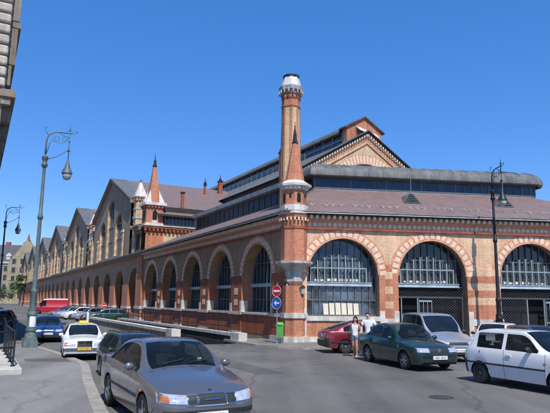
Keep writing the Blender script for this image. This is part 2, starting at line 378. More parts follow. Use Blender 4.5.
def window_bay(parent, M, xc, r, sill, spring, y, gate=None, dark=False, detail=2):
    """arched iron window: pane, bars, transom beam, barred upper light; gate: lattice gate below the transom"""
    w = MB()
    pane = MB()
    pts = arc(xc, r+.02, spring, 18)
    zt = 3.27
    base = sill if gate is None else zt
    pane.poly([(xc-r-.02, y+.06, base), (xc+r+.02, y+.06, base)]+[(p[0], y+.06, p[1]) for p in reversed(pts)])
    # glazing bars
    hw = .026 if detail > 1 else .035
    nb = 10 if detail > 1 else 8
    for i in range(1, nb):
        x = xc-r+2*r*i/nb
        top = spring+math.sqrt(max(0, r*r-(x-xc)**2))
        zb = sill if gate is None else zt+.1
        w.box(x-hw, x+hw, y-.03, y+.05, zb, top, 0)
    for z in ([sill+.06, 2.45] if gate is None else [])+[spring+.95]:
        half = r if z <= spring else math.sqrt(max(0, r*r-(z-spring)**2))
        w.box(xc-half, xc+half, y-.04, y+.045, z-.03, z+.03, 0)
    # frame following the arch
    for i in range(18):
        p, q = pts[i], pts[i+1]
        w.bar((p[0], y, p[1]), (q[0], y, q[1]), .09, .12, 0)
    zb = sill if gate is None else 0.13
    w.box(xc-r, xc-r+.07, y-.05, y+.05, zb, spring, 0); w.box(xc+r-.07, xc+r, y-.05, y+.05, zb, spring, 0)
    f = w.build('window_frame' if gate is None else 'portal_frame', M_bar, parent, M)
    pane.build('pane', M_pane_dark if dark else M_pane, f, M)
    t = MB()
    t.box(xc-r+.01, xc+r-.32, y-.16, y+.05, zt-.02, zt+.16, 0); t.box(xc-r+.01, xc+r-.32, y-.2, y+.05, zt+.165, zt+.20, 0)
    t.build('transom_beam', M_steelblue, f, M)
    if detail > 1:
        g = MB()
        L0, L1 = xc-r*.86, xc+r*.70
        g.box(L0, L1, y-.15, y-.11, zt+.98, zt+1.05, 0)
        k = 8
        for i in range(k+1):
            x = L0+(L1-L0)*i/k
            top = zt+1.05+(.75*math.sin(PI*(i+.5)/(k+1)) if 0 < i < k else .0)
            g.box(x-.032, x+.032, y-.16, y-.10, zt+.2, top, 0)
        g.build('upper_railing', M_lbar, f, M)
        h = MB()
        for i in range(8):
            x = L0+.25+(L1-L0-.5)*i/8
            h.box(x, x+.28, y+.01, y+.045, zt+.26, zt+.24+.10+.08*random.random(), 0)
        h.build('white_box_row', M_paper, f, M)
    if gate is not None:
        d0, d1 = gate
        v = MB(); v.poly([(xc-r, y+.55, .13), (xc+r, y+.55, .13), (xc+r, y+.55, zt), (xc-r, y+.55, zt)]); 
        for a_, b_ in ((xc-r, .0), (xc+r, .0)): v.quad((a_, y+.05, .13), (a_, y+.55, .13), (a_, y+.55, zt), (a_, y+.05, zt))
        v.build('dark_entrance', M_void, f, M)
        # transom panel + lattice gate
        q = MB()
        q.box(xc-r+.07, xc+r-.07, y-.03, y+.03, 2.62, 2.72, 0)
        segs = [(xc-r+.07, d0), (d1, xc+r-.07)]
        for (sa, sb) in segs:
            if sb-sa < .3: continue
            q.box(sa, sa+.05, y-.03, y+.03, .13, 2.62, 0); q.box(sb-.05, sb, y-.03, y+.03, .13, 2.62, 0)
            q.box(sa+.05, sb-.05, y-.03, y+.03, .16, .26, 0)
        zl0, zl1 = .26, 3.24
        step = .17
        for (sa, sb, za, zb_) in [(segs[0][0]+.05, segs[0][1]-.05, .26, 2.62), (segs[1][0]+.05, segs[1][1]-.05, .26, 2.62), (xc-r+.07, xc+r-.07, 2.72, 3.24)]:
            if sb-sa < .2: continue
            Wd, Hd = sb-sa, zb_-za
            kk = int((Wd+Hd)/step)+1
            for i in range(1, kk):
                c = i*step
                # rising diagonals x-z = const, clipped to the panel
                xa, za2 = (c, 0) if c < Wd else (Wd, c-Wd)
                xb, zb2 = (0, c) if c < Hd else (c-Hd, Hd)
                q.bar((sa+xa, y-.012, za+za2), (sa+xb, y-.012, za+zb2), .016, .016, 0)
                q.bar((sb-xa, y+.012, za+za2), (sb-xb, y+.012, za+zb2), .016, .016, 0)
        q.build('lattice_gate', M_lattice, f, M)
        d = MB()
        d.box(d0, d0+.05, y-.04, y+.04, .13, 2.62, 0); d.box(d1-.05, d1, y-.04, y+.04, .13, 2.62, 0)
        # one leaf standing open at right angles
        d.box(d1+.02, d1+.9, y-.12, y-.08, .9, 2.45, 0) if False else None
        d.build('door_frame', M_lbar, f, M)
        q2 = MB(); 
        for i in range(4): q2.box(d1+.03+i*.26, d1+.06+i*.26, y-.1, y-.07, .2, 2.45, 0)
        q2.box(d1+.03, d1+.84, y-.105, y-.065, 2.4, 2.5, 0); q2.box(d1+.03, d1+.84, y-.105, y-.065, 1.2, 1.26, 0)
        q2.build('open_door_leaf', M_lbar, f, M)
    return f

# ---------------------------------------------------------------- rear face (towards the square)
TOPZ = 7.3
RC = [3.08, 8.5, 14.87, 21.24]
RR = 2.13; RSP = 3.9
END_T = 24.2
ops = [(RC[0], RR, 1.52, RSP), (RC[1], RR, .10, RSP), (RC[2], RR, .10, RSP), (RC[3], RR, .10, RSP)]
# the wall is laid in three horizontal bands of brick
mb = MB()
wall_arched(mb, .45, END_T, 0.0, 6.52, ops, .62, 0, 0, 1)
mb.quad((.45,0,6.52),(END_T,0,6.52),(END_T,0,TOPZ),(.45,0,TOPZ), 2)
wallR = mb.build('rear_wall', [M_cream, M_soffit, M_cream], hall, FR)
# banded brick piers (3 mm proud)
def pier_facing(x0, x1, narrow):
    mb = MB()
    if narrow:
        mb.box(x0, x0+.34, -.035, .01, 2.0, 4.35, 0); mb.box(x1-.34, x1, -.035, .01, 2.0, 4.35, 0)
        for i in range(6):
            z = 2.0+i*.42
            mb.box(x0+.34, x1-.34, -.034 if i % 2 else -.0305, .01, z, z+.42, 0 if i % 2 else 1)
    else:
        for i in range(6):
            z = 1.85+i*.42; mb.box(x0, x1, -.035 if i % 2 == 0 else -.031, .01, z, z+.42, 0 if i % 2 == 0 else 1)
    mb.box(x0, x1, -.033, .01, .35, 2.0 if narrow else 1.85, 0)
    mb.build('brick_pier', [M_orange, M_cream], hall, FR)
for i in range(len(RC)-1):
    pier_facing(RC[i]+RR+.01, RC[i+1]-RR-.01, i == 0)
pier_facing(RC[3]+RR+.01, END_T-.5, False)
mb = MB(); mb.box(RC[0]-RR-.01, RC[0]+RR+.01, -.033, .01, .40, 1.28, 0); mb.build('brick_apron', M_orange, hall, FR)
# white stone plinth, sill and quoins
mb = MB(); mb.box(.78, RC[0]+RR-.01, -.10, .05, 0, .40, 0); mb.build('stone_plinth', M_stone, hall, FR)
mb = MB(); mb.box(RC[0]-RR-.02, RC[0]+RR+.02, -.12, .62, 1.28, 1.53, 0); mb.build('window_sill', M_stone, hall, FR)
def quoin(x0, x1):
    mb = MB()
    mb.box(x0, x0+.3, -.075, .03, 0.0, 1.85, 0); mb.box(x1-.3, x1, -.075, .03, 0, 1.85, 0)
    mb.box(x0+.3, x1-.3, -.07, .03, 1.05, 1.42, 0); mb.box(x0+.3, x1-.3, -.072, .03, 0, .38, 0)
    mb.build('stone_quoin', M_stone, hall, FR)
for i in range(len(RC)-1): quoin(RC[i]+RR+.0, RC[i+1]-RR)
quoin(RC[3]+RR, END_T-.3)
mb = MB(); mb.box(RC[0]-RR-.42, RC[0]-RR-.022, -.07, .03, .4, 1.42, 0); mb.box(RC[0]-RR-.20, RC[0]-RR-.022, -.071, .03, 1.42, 1.95, 0)
mb.build('stone_quoin', M_stone, hall, FR)
for i, xc in enumerate(RC): ring('arch_ring', hall, FR, xc, RSP, RR, 2.66, -.01)
window_bay(hall, FR, RC[0], RR, 1.52, RSP, .55)
window_bay(hall, FR, RC[1], RR, .10, RSP, .55, gate=(RC[1]-1.8, RC[1]-.75), dark=True)
window_bay(hall, FR, RC[2], RR, .10, RSP, .55, gate=(RC[2]-.15, RC[2]+1.0), dark=True)
window_bay(hall, FR, RC[3], RR, .10, RSP, .55, gate=(RC[3]-.5, RC[3]+.5), dark=True)
for i in range(6):
    p = MB(); x = RC[0]-1.05+i*.36
    h = .62+.05*random.random()
    p.add([(x, .50, 1.62), (x+.30, .50, 1.62), (x+.27, .52, 1.62+h), (x-.03, .52, 1.62+h), (x, .515, 1.62), (x+.30, .515, 1.62), (x+.27, .535, 1.62+h), (x-.03, .535, 1.62+h)],
          [(0,1,2,3),(4,7,6,5),(0,4,5,1),(2,6,7,3),(0,3,7,4),(1,5,6,2)])
    p.build('paper_notice', M_paper, hall, FR)

def cornice(M, x0, x1, name='cornice', dent=.34, full=True, ytop=0):
    """white gutter, dentil table, zigzag brick band and string course along a wall top"""
    mb = MB()
    mb.box(x0, x1, -.62, .0, 7.33, 7.44, 0)          # pale gutter edge
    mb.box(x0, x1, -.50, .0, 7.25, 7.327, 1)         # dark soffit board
    mb.box(x0, x1, -.14, .0, 6.93, 7.247, 2)
    n = int((x1-x0)/dent)
    for i in range(n):
        x = x0+(i+.25)*(x1-x0)/n
        mb.box(x, x+dent*.46, -.42, -.14, 7.06, 7.245, 3)
    mb.box(x0, x1, -.10, 0, 6.56, 6.925, 2)
    n = int((x1-x0)/.30)
    for i in range(n):                                # zigzag band: cream lozenges on red
        x = x0+(i+.5)*(x1-x0)/n
        mb.add([(x-.14,-.118,6.745),(x,-.118,6.60),(x+.14,-.118,6.745),(x,-.118,6.89),(x-.14,-.10,6.745),(x,-.10,6.60),(x+.14,-.10,6.745),(x,-.10,6.89)],
               [(0,1,2,3),(0,4,5,1),(1,5,6,2),(2,6,7,3),(3,7,4,0)], 3)
    mb.box(x0, x1, -.16, 0, 6.46, 6.555, 4)
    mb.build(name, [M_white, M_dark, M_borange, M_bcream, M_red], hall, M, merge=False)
cornice(FR, .62, END_T)
cornice(FL, -31.6, -.62)

# ---------------------------------------------------------------- street face of the low wing
LC = [4.4+6.06*k for k in range(5)]
LR = 2.15; LSP = 3.85
mb = MB()
opsL = [(-c, LR, 1.62, LSP) for c in reversed(LC)]
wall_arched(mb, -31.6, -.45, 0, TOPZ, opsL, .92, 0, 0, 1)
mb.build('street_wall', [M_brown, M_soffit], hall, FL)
edges = [(-.5, -(LC[0]-LR))]+[(-(LC[i]+LR), -(LC[i+1]-LR)) for i in range(4)]+[(-(LC[4]+LR), -31.2)]
for k, (a, b) in enumerate(edges):
    x0, x1 = min(a, b), max(a, b); xm = (x0+x1)/2
    mb = MB(); st = MB()
    mb.box(x0+.01, x1-.01, -.05, .012, .35, 4.0, 0)
    if x1 < -.6: mb.box(x1-.012, x1+.006, -.03, .9, .35, 3.85, 1)   # flank facing up the reveal
    q = MB(); q.box(x0-.05, x1+.05, -.12, .02, 0, .36, 0); q.build('stone_plinth', M_stone, hall, FL)
    st.box(x0-.12, x1+.12, -.15, .25, 1.45, 1.64, 0)
    st.box(x0-.05, x0+.22, -.09, .02, 1.64, 2.2, 0); st.box(x1-.22, x1+.05, -.09, .42, 1.64, 2.35, 0)
    if 0 < k < 5:
        for za, zb_ in ((2.75, 3.2), (2.05, 2.45)):
            q = MB(); q.box(xm-.28, xm+.28, -.062, -.04, za, zb_, 0); q.build('pale_block', M_bcream, hall, FL)
    mb.build('brick_pier', [M_red, M_orange], hall, FL); st.build('stone_quoin', [M_stone, M_bcream], hall, FL)
for c in LC:
    mb = MB(); mb.box(-c-LR+.06, -c+LR-.06, -.02, .0, .37, 1.44, 0); mb.build('brick_apron', M_red, hall, FL)
    mb = MB(); mb.box(-c-LR+.13, -c+LR-.13, -.10, .9, 1.50, 1.635, 0); mb.build('window_sill', M_stone, hall, FL)
for c in LC:
    ring('arch_ring', hall, FL, -c, LSP, LR, 2.62, -.01)
    window_bay(hall, FL, -c, LR, 1.62, LSP, .82, dark=True, detail=1)

# ---------------------------------------------------------------- corner pilaster, turret and spire
def loc(M, x, y): return M @ Vector((x, y, 0))
PC = C0 + Ld*.12 + Nd*.30                            # axis of the corner pier
FP = frame(PC, Vector((1, 0, 0)))
A8 = PI/8+R_(-24)
mb = MB()
mb.ngon(0, 0, .80, .0, .80, .42, 8, 1, A8); mb.ngon(0, 0, .70, .42, .70, 1.42, 8, 0, A8); mb.ngon(0, 0, .78, 1.42, .78, 1.70, 8, 1, A8)
mb.ngon(0, 0, .66, 1.70, .66, 3.22, 8, 0, A8); mb.ngon(0.18, .25, .50, 3.22, .50, 4.6, 8, 0, A8)
cp = mb.build('corner_pier', [M_orange, M_stone], hall, FP)
mb = MB()
mb.ngon(0, 0, .34, 3.22, .50, 3.45, 8, 0, A8); mb.ngon(0, 0, .56, 3.45, .56, 3.6, 8, 0, A8); mb.ngon(0, 0, .50, 3.6, .54, 4.1, 8, 0, A8)
mb.ngon(0, 0, .58, 4.1, .84, 4.36, 8, 0, A8); mb.ngon(0, 0, .98, 4.36, 1.05, 4.46, 8, 0, A8); mb.ngon(0, 0, 1.07, 4.46, 1.07, 4.6, 8, 0, A8)
mb.build('stone_corbel', M_corbel, hall, FP)
mb = MB(); mb.ngon(0, 0, .78, 4.6, .78, 7.06, 8, 0, A8); mb.ngon(0, 0, .83, 6.45, .83, 6.6, 8, 1, A8)
mb.ngon(0, 0, .86, 7.06, .94, 7.3, 8, 0, A8)
for i in range(24):
    a = 2*PI*i/24; mb.box(.86*math.cos(a)-.05, .86*math.cos(a)+.05, .86*math.sin(a)-.05, .86*math.sin(a)+.05, 6.9, 7.07, 2)
mb.build('corner_pilaster', [M_orange, M_red, M_bcream], hall, FP, merge=False)
mb = MB()
mb.ngon(0, 0, .98, 7.3, .98, 7.42, 8, 1, A8); mb.ngon(0, 0, .80, 7.42, .80, 7.82, 8, 1, A8)
mb.ngon(0, 0, .70, 7.82, .70, 8.72, 8, 0, A8)
mb.ngon(0, 0, .72, 8.72, .86, 8.92, 8, 1, A8); mb.ngon(0, 0, .98, 8.92, 1.0, 9.06, 8, 1, A8); mb.ngon(0, 0, 1.0, 9.06, .62, 9.28, 8, 1, A8)
for i in range(20):
    a = 2*PI*i/20; mb.box(.80*math.cos(a)-.04, .80*math.cos(a)+.04, .80*math.sin(a)-.04, .80*math.sin(a)+.04, 8.76, 8.92, 1)
tur = mb.build('corner_turret', [M_orange, M_white], hall, FP, merge=False)
mb = MB()
for i in range(8):                                    # arched niches
    a = A8+2*PI*(i+.5)/8; ra = .70*math.cos(PI/8)
    d = Vector((math.cos(a), math.sin(a), 0)); t_ = Vector((-d.y, d.x, 0))
    hw = .115 if i % 2 == 0 else .06
    z0, zs = (7.95, 8.4) if i % 2 == 0 else (8.2, 8.42)
    pts = [d*(ra+.004)+t_*-hw+Vector((0,0,z0)), d*(ra+.004)+t_*hw+Vector((0,0,z0))]
    for k in range(7):
        q = PI*k/6; pts.append(d*(ra+.004)+t_*(hw*math.cos(q))+Vector((0,0,zs+hw*math.sin(q))))
    mb.poly(pts)
mb.build('niche', M_void, tur, FP, merge=False)
mb = MB(); mb.ngon(0, 0, .58, 9.28, .15, 11.6, 8, 0, A8)
sp_ = mb.build('brick_spire', M_orange, hall, FP)
mb = MB(); mb.lathe([(.17,11.58),(.19,11.66),(.14,11.7),(.11,12.05),(.11,12.1),(.07,12.35),(.03,12.6),(.05,12.66),(.02,12.72),(.01,12.95)], n=8)
mb.build('iron_finial', M_blackmetal, sp_, FP)

# ---------------------------------------------------------------- chimney
CH = C0 + Ld*3.9 + Nd*2.15
FCH = frame(CH+Vector((0, 0, .28)), Vector((1, 0, 0)))
mb = MB()
A8c = A8
mb.ngon(0, 0, .745, 6.8, .61, 15.0, 8, 0, A8c)
# orange edges running up the arrises
for i in range(8):
    a = A8c+2*PI*i/8
    r0, r1 = .75, .615
    da = .17
    def pt(r, aa, z):
        return (r*math.cos(aa), r*math.sin(aa), z)
    def face_pt(r, i0, f, z):
        p = Vector(pt(r, A8c+2*PI*i0/8, 0)); q = Vector(pt(r, A8c+2*PI*(i0+1)/8, 0)); v = p.lerp(q, f); return (v.x, v.y, z)
    mb.add([face_pt(r0+.012, i-1, .78, 6.8), face_pt(r0+.012, i, 0, 6.8), face_pt(r1+.012, i, 0, 15.0), face_pt(r1+.012, i-1, .78, 15.0)], [(0,1,2,3)], 1)
    mb.add([face_pt(r0+.012, i, 0, 6.8), face_pt(r0+.012, i, .22, 6.8), face_pt(r1+.012, i, .22, 15.0), face_pt(r1+.012, i, 0, 15.0)], [(0,1,2,3)], 1)
mb.ngon(0, 0, .67, 15.0, .67, 15.12, 8, 1, A8c); mb.ngon(0, 0, .62, 15.12, .62, 15.9, 8, 1, A8c); mb.ngon(0, 0, .66, 15.55, .66, 15.68, 8, 3, A8c)
chim = mb.build('chimney', [M_yellow, M_orange, M_stone, M_red], hall, FCH, merge=False)
mb = MB()
mb.ngon(0, 0, .68, 15.9, .76, 16.15, 8, 0, A8c); mb.ngon(0, 0, .82, 16.15, .84, 16.42, 8, 0, A8c)
for i in range(16):
    a = A8c+2*PI*(i+.5)/16; mb.box(.80*math.cos(a)-.05, .80*math.cos(a)+.05, .80*math.sin(a)-.05, .80*math.sin(a)+.05, 15.92, 16.15, 0)
mb.ngon(0, 0, .73, 16.42, .54, 17.12, 8, 1, A8c); mb.lathe([(.53,17.12),(.56,17.15),(.56,17.28),(.48,17.28)], n=16, m=2)
mb.build('chimney_cap', [noise_mat('grey_stone', (.36,.35,.33), .8, .3, 4), M_white, M_blackmetal], chim, FCH, merge=False)

# ---------------------------------------------------------------- annex roofs: lower slope, clerestory, rounded monitor
def off_path(pts, d):
    """offset an open plan polyline to its left by d with mitres"""
    out = []
    n = len(pts)
    for i in range(n):
        ds = []
        if i > 0: ds.append((pts[i]-pts[i-1]).normalized())
        if i < n-1: ds.append((pts[i+1]-pts[i]).normalized())
        ns = [Vector((-q.y, q.x, 0)) for q in ds]
        if len(ns) == 1: out.append(pts[i]+ns[0]*d)
        else:
            b = (ns[0]+ns[1]).normalized(); out.append(pts[i]+b*(d/max(.3, b.dot(ns[0]))))
    return out
def lift(pts, z): return [Vector((p.x, p.y, z)) for p in pts]
turn = Matrix.Rotation(R_(68), 3, 'Z') @ Rd
eaveP = [W(31.75, 0), W(0, 0), WR(END_T, 0), WR(END_T, 0)+turn*22]
mon_c = W(3.88, 4.0)
mon = [W(27.6, 4.0), W(3.88, 4.0), WR(18.3, 5.0), WR(18.3, 5.0)+(Matrix.Rotation(R_(20), 3, 'Z') @ Rd)*.5]
mon.append(mon[-1]+(Matrix.Rotation(R_(62), 3, 'Z') @ Rd)*.6); mon.append(mon[-1]+(Matrix.Rotation(R_(96), 3, 'Z') @ Rd)*14)
GW = frame(Vector((0,0,0)), Vector((1,0,0)))
mb = MB()
lo = lift(off_path(eaveP, -.60), 7.42); hi_ = [W(31.75, 4.0, 9.42), Vector((mon[1].x, mon[1].y, 9.88)), Vector((mon[2].x, mon[2].y, 9.88)), Vector((mon[5].x, mon[5].y, 9.88))]
hw_ = Vector((mon[1].x, mon[1].y, 9.52))
mb.quad(lo[0], lo[1], hw_, hi_[0]); mb.add([lo[1], hi_[1], hw_], [(0,1,2)]); mb.quad(lo[1], lo[2], hi_[2], hi_[1])
for a, b, c in [(lo[2], tuple(mon[3]), 0), ]: pass
m3 = [Vector((p.x, p.y, 9.88)) for p in mon]
mb.add([lo[2], lo[3], m3[5], m3[4], m3[3], m3[2]], [(0,1,2,3,4,5)])
mb.quad(hi_[0], hw_, W(6, 6, 9.52), W(31.75, 6, 9.42))
lr = mb.build('lower_roof', M_roof, hall, GW)
# standing seams and lead hip
mb = MB()
mb.tube([lo[1]+Vector((0,0,.02)), hi_[1]+Vector((0,0,.03))], .06, 6)
mb.tube([p+Vector((0,0,.0)) for p in lo], .06, 6)
mb.build('gutter', M_zinc, hall, GW)
def clerestory(path, z0, z1, glass, step):
    mb = MB(); mb.sweep([lift(off_path(path, -.03), z0-.25), lift(off_path(path, -.03), z0+.04)]); mb.sweep([lift(off_path(path, -.03), z0+.04), lift(off_path(path, .05), z0+.05)])
    mb.build('clerestory_flashing', M_zinc2, hall, GW)
    mb = MB(); mb.sweep([lift(path, z0), lift(path, z1+.05)])
    gl = mb.build('clerestory', glass, hall, GW)
    mb = MB()
    for i in range(len(path)-1):
        a, b = path[i], path[i+1]; Lq = (b-a).length; n = max(1, int(Lq/step))
        nrm = Vector((-(b-a).y, (b-a).x, 0)).normalized()
        for k in range(n+1):
            p = a.lerp(b, k/n)-nrm*.02
            mb.bar((p.x, p.y, z0+.05), (p.x, p.y, z1+.03), .09 if k % 4 == 0 else .022, .05)
    for zz in (z0+.06, z1-.0):
        for i in range(len(path)-1):
            a, b = path[i], path[i+1]; nrm = Vector((-(b-a).y, (b-a).x, 0)).normalized()*-.02
            mb.bar((a.x+nrm.x, a.y+nrm.y, zz), (b.x+nrm.x, b.y+nrm.y, zz), .07, .07)
    mb.build('glazing_bars', M_bar, gl, GW)
monR = mon[1:]
monX = [W(6.6, 4.0)]+mon[1:]
monW = [W(27.6, 4.3), W(4.6, 4.3)]
clerestory(monR, 9.93, 10.70, M_pane_blue, .62)
clerestory(monW, 9.55, 10.78, M_pane_black, 1.0)
prof = [(-.30, 9.96), (-.50, 9.98), (-.56, 10.06), (-.54, 10.3), (-.44, 10.62), (-.24, 10.92), (.08, 11.16), (.5, 11.34), (1.1, 11.48), (2.2, 11.62)]
mb = MB()
prof = [(d, 10.71+(z-9.96)*.78) for d, z in prof]
lines = [lift(off_path(monX, d), z) for d, z in prof]
mb.sweep(lines)
inner = lines[-1]
mb.add([tuple(p) for p in inner], [tuple(range(len(inner)))])
mb.add([tuple(l[0]) for l in lines]+[tuple(Vector((inner[0].x, inner[0].y, 10.71)))], [tuple(range(len(lines)+1))])
rm = mb.build('rounded_monitor_roof', M_zinc, hall, GW, smooth=True, angle=40)
mb = MB()
for i in range(len(monX)-1):
    n = max(1, int((monX[i+1]-monX[i]).length/.95))
    for k in range(n):
        f = k/n
        mb.tube([l[i].lerp(l[i+1], f)+Vector((0,0,.012)) for l in lines[2:]], .018, 5)
mb.build('roof_seams', M_zinc, rm, GW)
mb = MB(); mb.box(-27.9, -4.2, 4.02, 12, 10.80, 11.05); mb.box(-27.9, -4.2, 3.9, 4.015, 10.84, 11.20)
mb.build('wing_monitor_roof', M_zinc2, hall, FL)
mb = MB(); mb.box(-27.86, -27.6, 4.2, 8, 8.6, 10.79); mb.build('monitor_end_wall', M_yellow, hall, FL)
# V-shaped snow guards and louvred dormers on the lower slope
slope_dir = None
def roof_pt(t, f):
    a = lo[1].lerp(lo[2], t); b = hi_[1].lerp(hi_[2], t); return a.lerp(b, f)
for i in range(24):
    t = .05+.92*i/24; f = .22
    p = roof_pt(t, f)+Vector((0,0,.01)); u = Rd*.13; up_ = (roof_pt(t, f+.12)-roof_pt(t, f)).normalized()*.34+Vector((0,0,.08))
    mb = MB(); mb.bar(p-u*.1, p-u+up_, .038, .03); mb.bar(p+u*.1, p+u+up_, .038, .03)
    if i % 2: 
        q = p+Rd*.42; mb.bar(q-u*.1, q-u+up_, .032, .03); mb.bar(q+u*.1, q+u+up_, .032, .03)
    mb.build('snow_guard', M_corbel, hall, GW)
for t, wd in ((8.2, 1.25), (14.55, 1.35)):
    FD = frame(WR(t, 2.0), Rd)
    z0 = 7.42+(9.88-7.42)*(2.6/5.6)-.05
    mb = MB()
    a = [(-wd/2, 0, z0), (wd/2, 0, z0), (.16, .25, z0+.72), (-.16, .25, z0+.72)]
    bk = [(-wd*.55, 1.4, z0+.3), (wd*.55, 1.4, z0+.3), (.16, 1.5, z0+.74), (-.16, 1.5, z0+.74)]
    mb.quad(a[0], bk[0], bk[3], a[3], 0); mb.quad(a[1], a[2], bk[2], bk[1], 0); mb.quad(a[3], bk[3], bk[2], a[2], 0)
    for p, q in ((a[0], a[1]), (a[1], a[2]), (a[2], a[3]), (a[3], a[0])): mb.bar(p, q, .06, .06, 1)
    dm = mb.build('roof_dormer', [M_roof, M_zinc], hall, FD, merge=False)
    mb = MB(); mb.poly([(p[0], p[1]+.02, p[2]) for p in a], 0)
    for k in range(1, 6):
        f = k/6; x = wd/2*(1-f)+.16*f; mb.box(-x, x, .25*f-.03, .25*f+.03, z0+.72*f-.015, z0+.72*f+.015, 1)
    mb.box(-.015, .015, .2, .23, z0+.72, z0+1.75, 1)
    mb.build('louvre', [M_void, M_zinc2], dm, FD, merge=False)
# ---------------------------------------------------------------- main block along the street
S0 = 31.75; GS = 29.0; G0 = 50.2; NG = 6; SEND = G0+GS*(NG-1)+16.5
HW = 11.6; RZ = 18.9; SL = .385; EZ = RZ-SL*HW                    # gable half width, ridge, slope
CZ = 7.05                                                        # lower cornice of the main block
def lowops():
    o = []
    k = 0
    s = 35.7
    while s < SEND-3:
        o.append(s); s += 7.25
    return o
LO = lowops()
mb = MB()
opsM = [(-s, 2.2, .9, 3.7) for s in reversed(LO)]
wall_arched(mb, -SEND, -33.8, 0, CZ, opsM, .7, 0, 0, 1, n=10)
mb.quad((-33.8,0,0),(-S0,0,0),(-S0,0,CZ),(-33.8,0,CZ), 0)
mb.build('lower_street_wall', [M_brown, M_brown], hall, FL)
for s in LO:
    x1 = -(s+2.2)                                                # pier beyond this opening (lit flank faces the camera)
    mb = MB()
    mb.box(x1-2.84, x1+.006, -.10, .68, .36, 4.1, 0)
    mb.box(x1-2.95, x1+.12, -.20, .5, 0, .355, 1); mb.box(x1-2.9, x1+.06, -.16, .5, 1.35, 1.6, 1)
    mb.build('brick_pier', [M_orange, M_stone], hall, FL)
    mb = MB(); mb.poly([(-s-2.2,.68,.9),(-s+2.2,.68,.9)]+[(p[0],.68,p[1]) for p in reversed(arc(-s,2.2,3.7,10))])
    mb.build('street_window', M_pane_dark, hall, FL)
mb = MB()
mb.box(-SEND, -S0, -.55, 0, CZ+.28, CZ+.42, 0); mb.box(-SEND, -S0, -.35, 0, CZ, CZ+.278, 1)
n = int((SEND-S0)/.6)
for i in range(n): mb.box(-S0-.6*i-.3, -S0-.6*i, -.5, -.35, CZ+.08, CZ+.275, 1)
mb.build('lower_street_cornice', [M_zinc, M_brown], hall, FL)
# corner strip under the turret
mb = MB(); mb.box(-34.0, -S0, -.22, .4, 0, CZ-.02, 0)
mb.box(-34.1, -S0+.05, -.30, .4, 0, .5, 1); mb.box(-34.1, -S0+.05, -.28, .4, 1.4, 1.7, 1)
mb.build('corner_strip', [M_orange, M_stone], hall, FL)

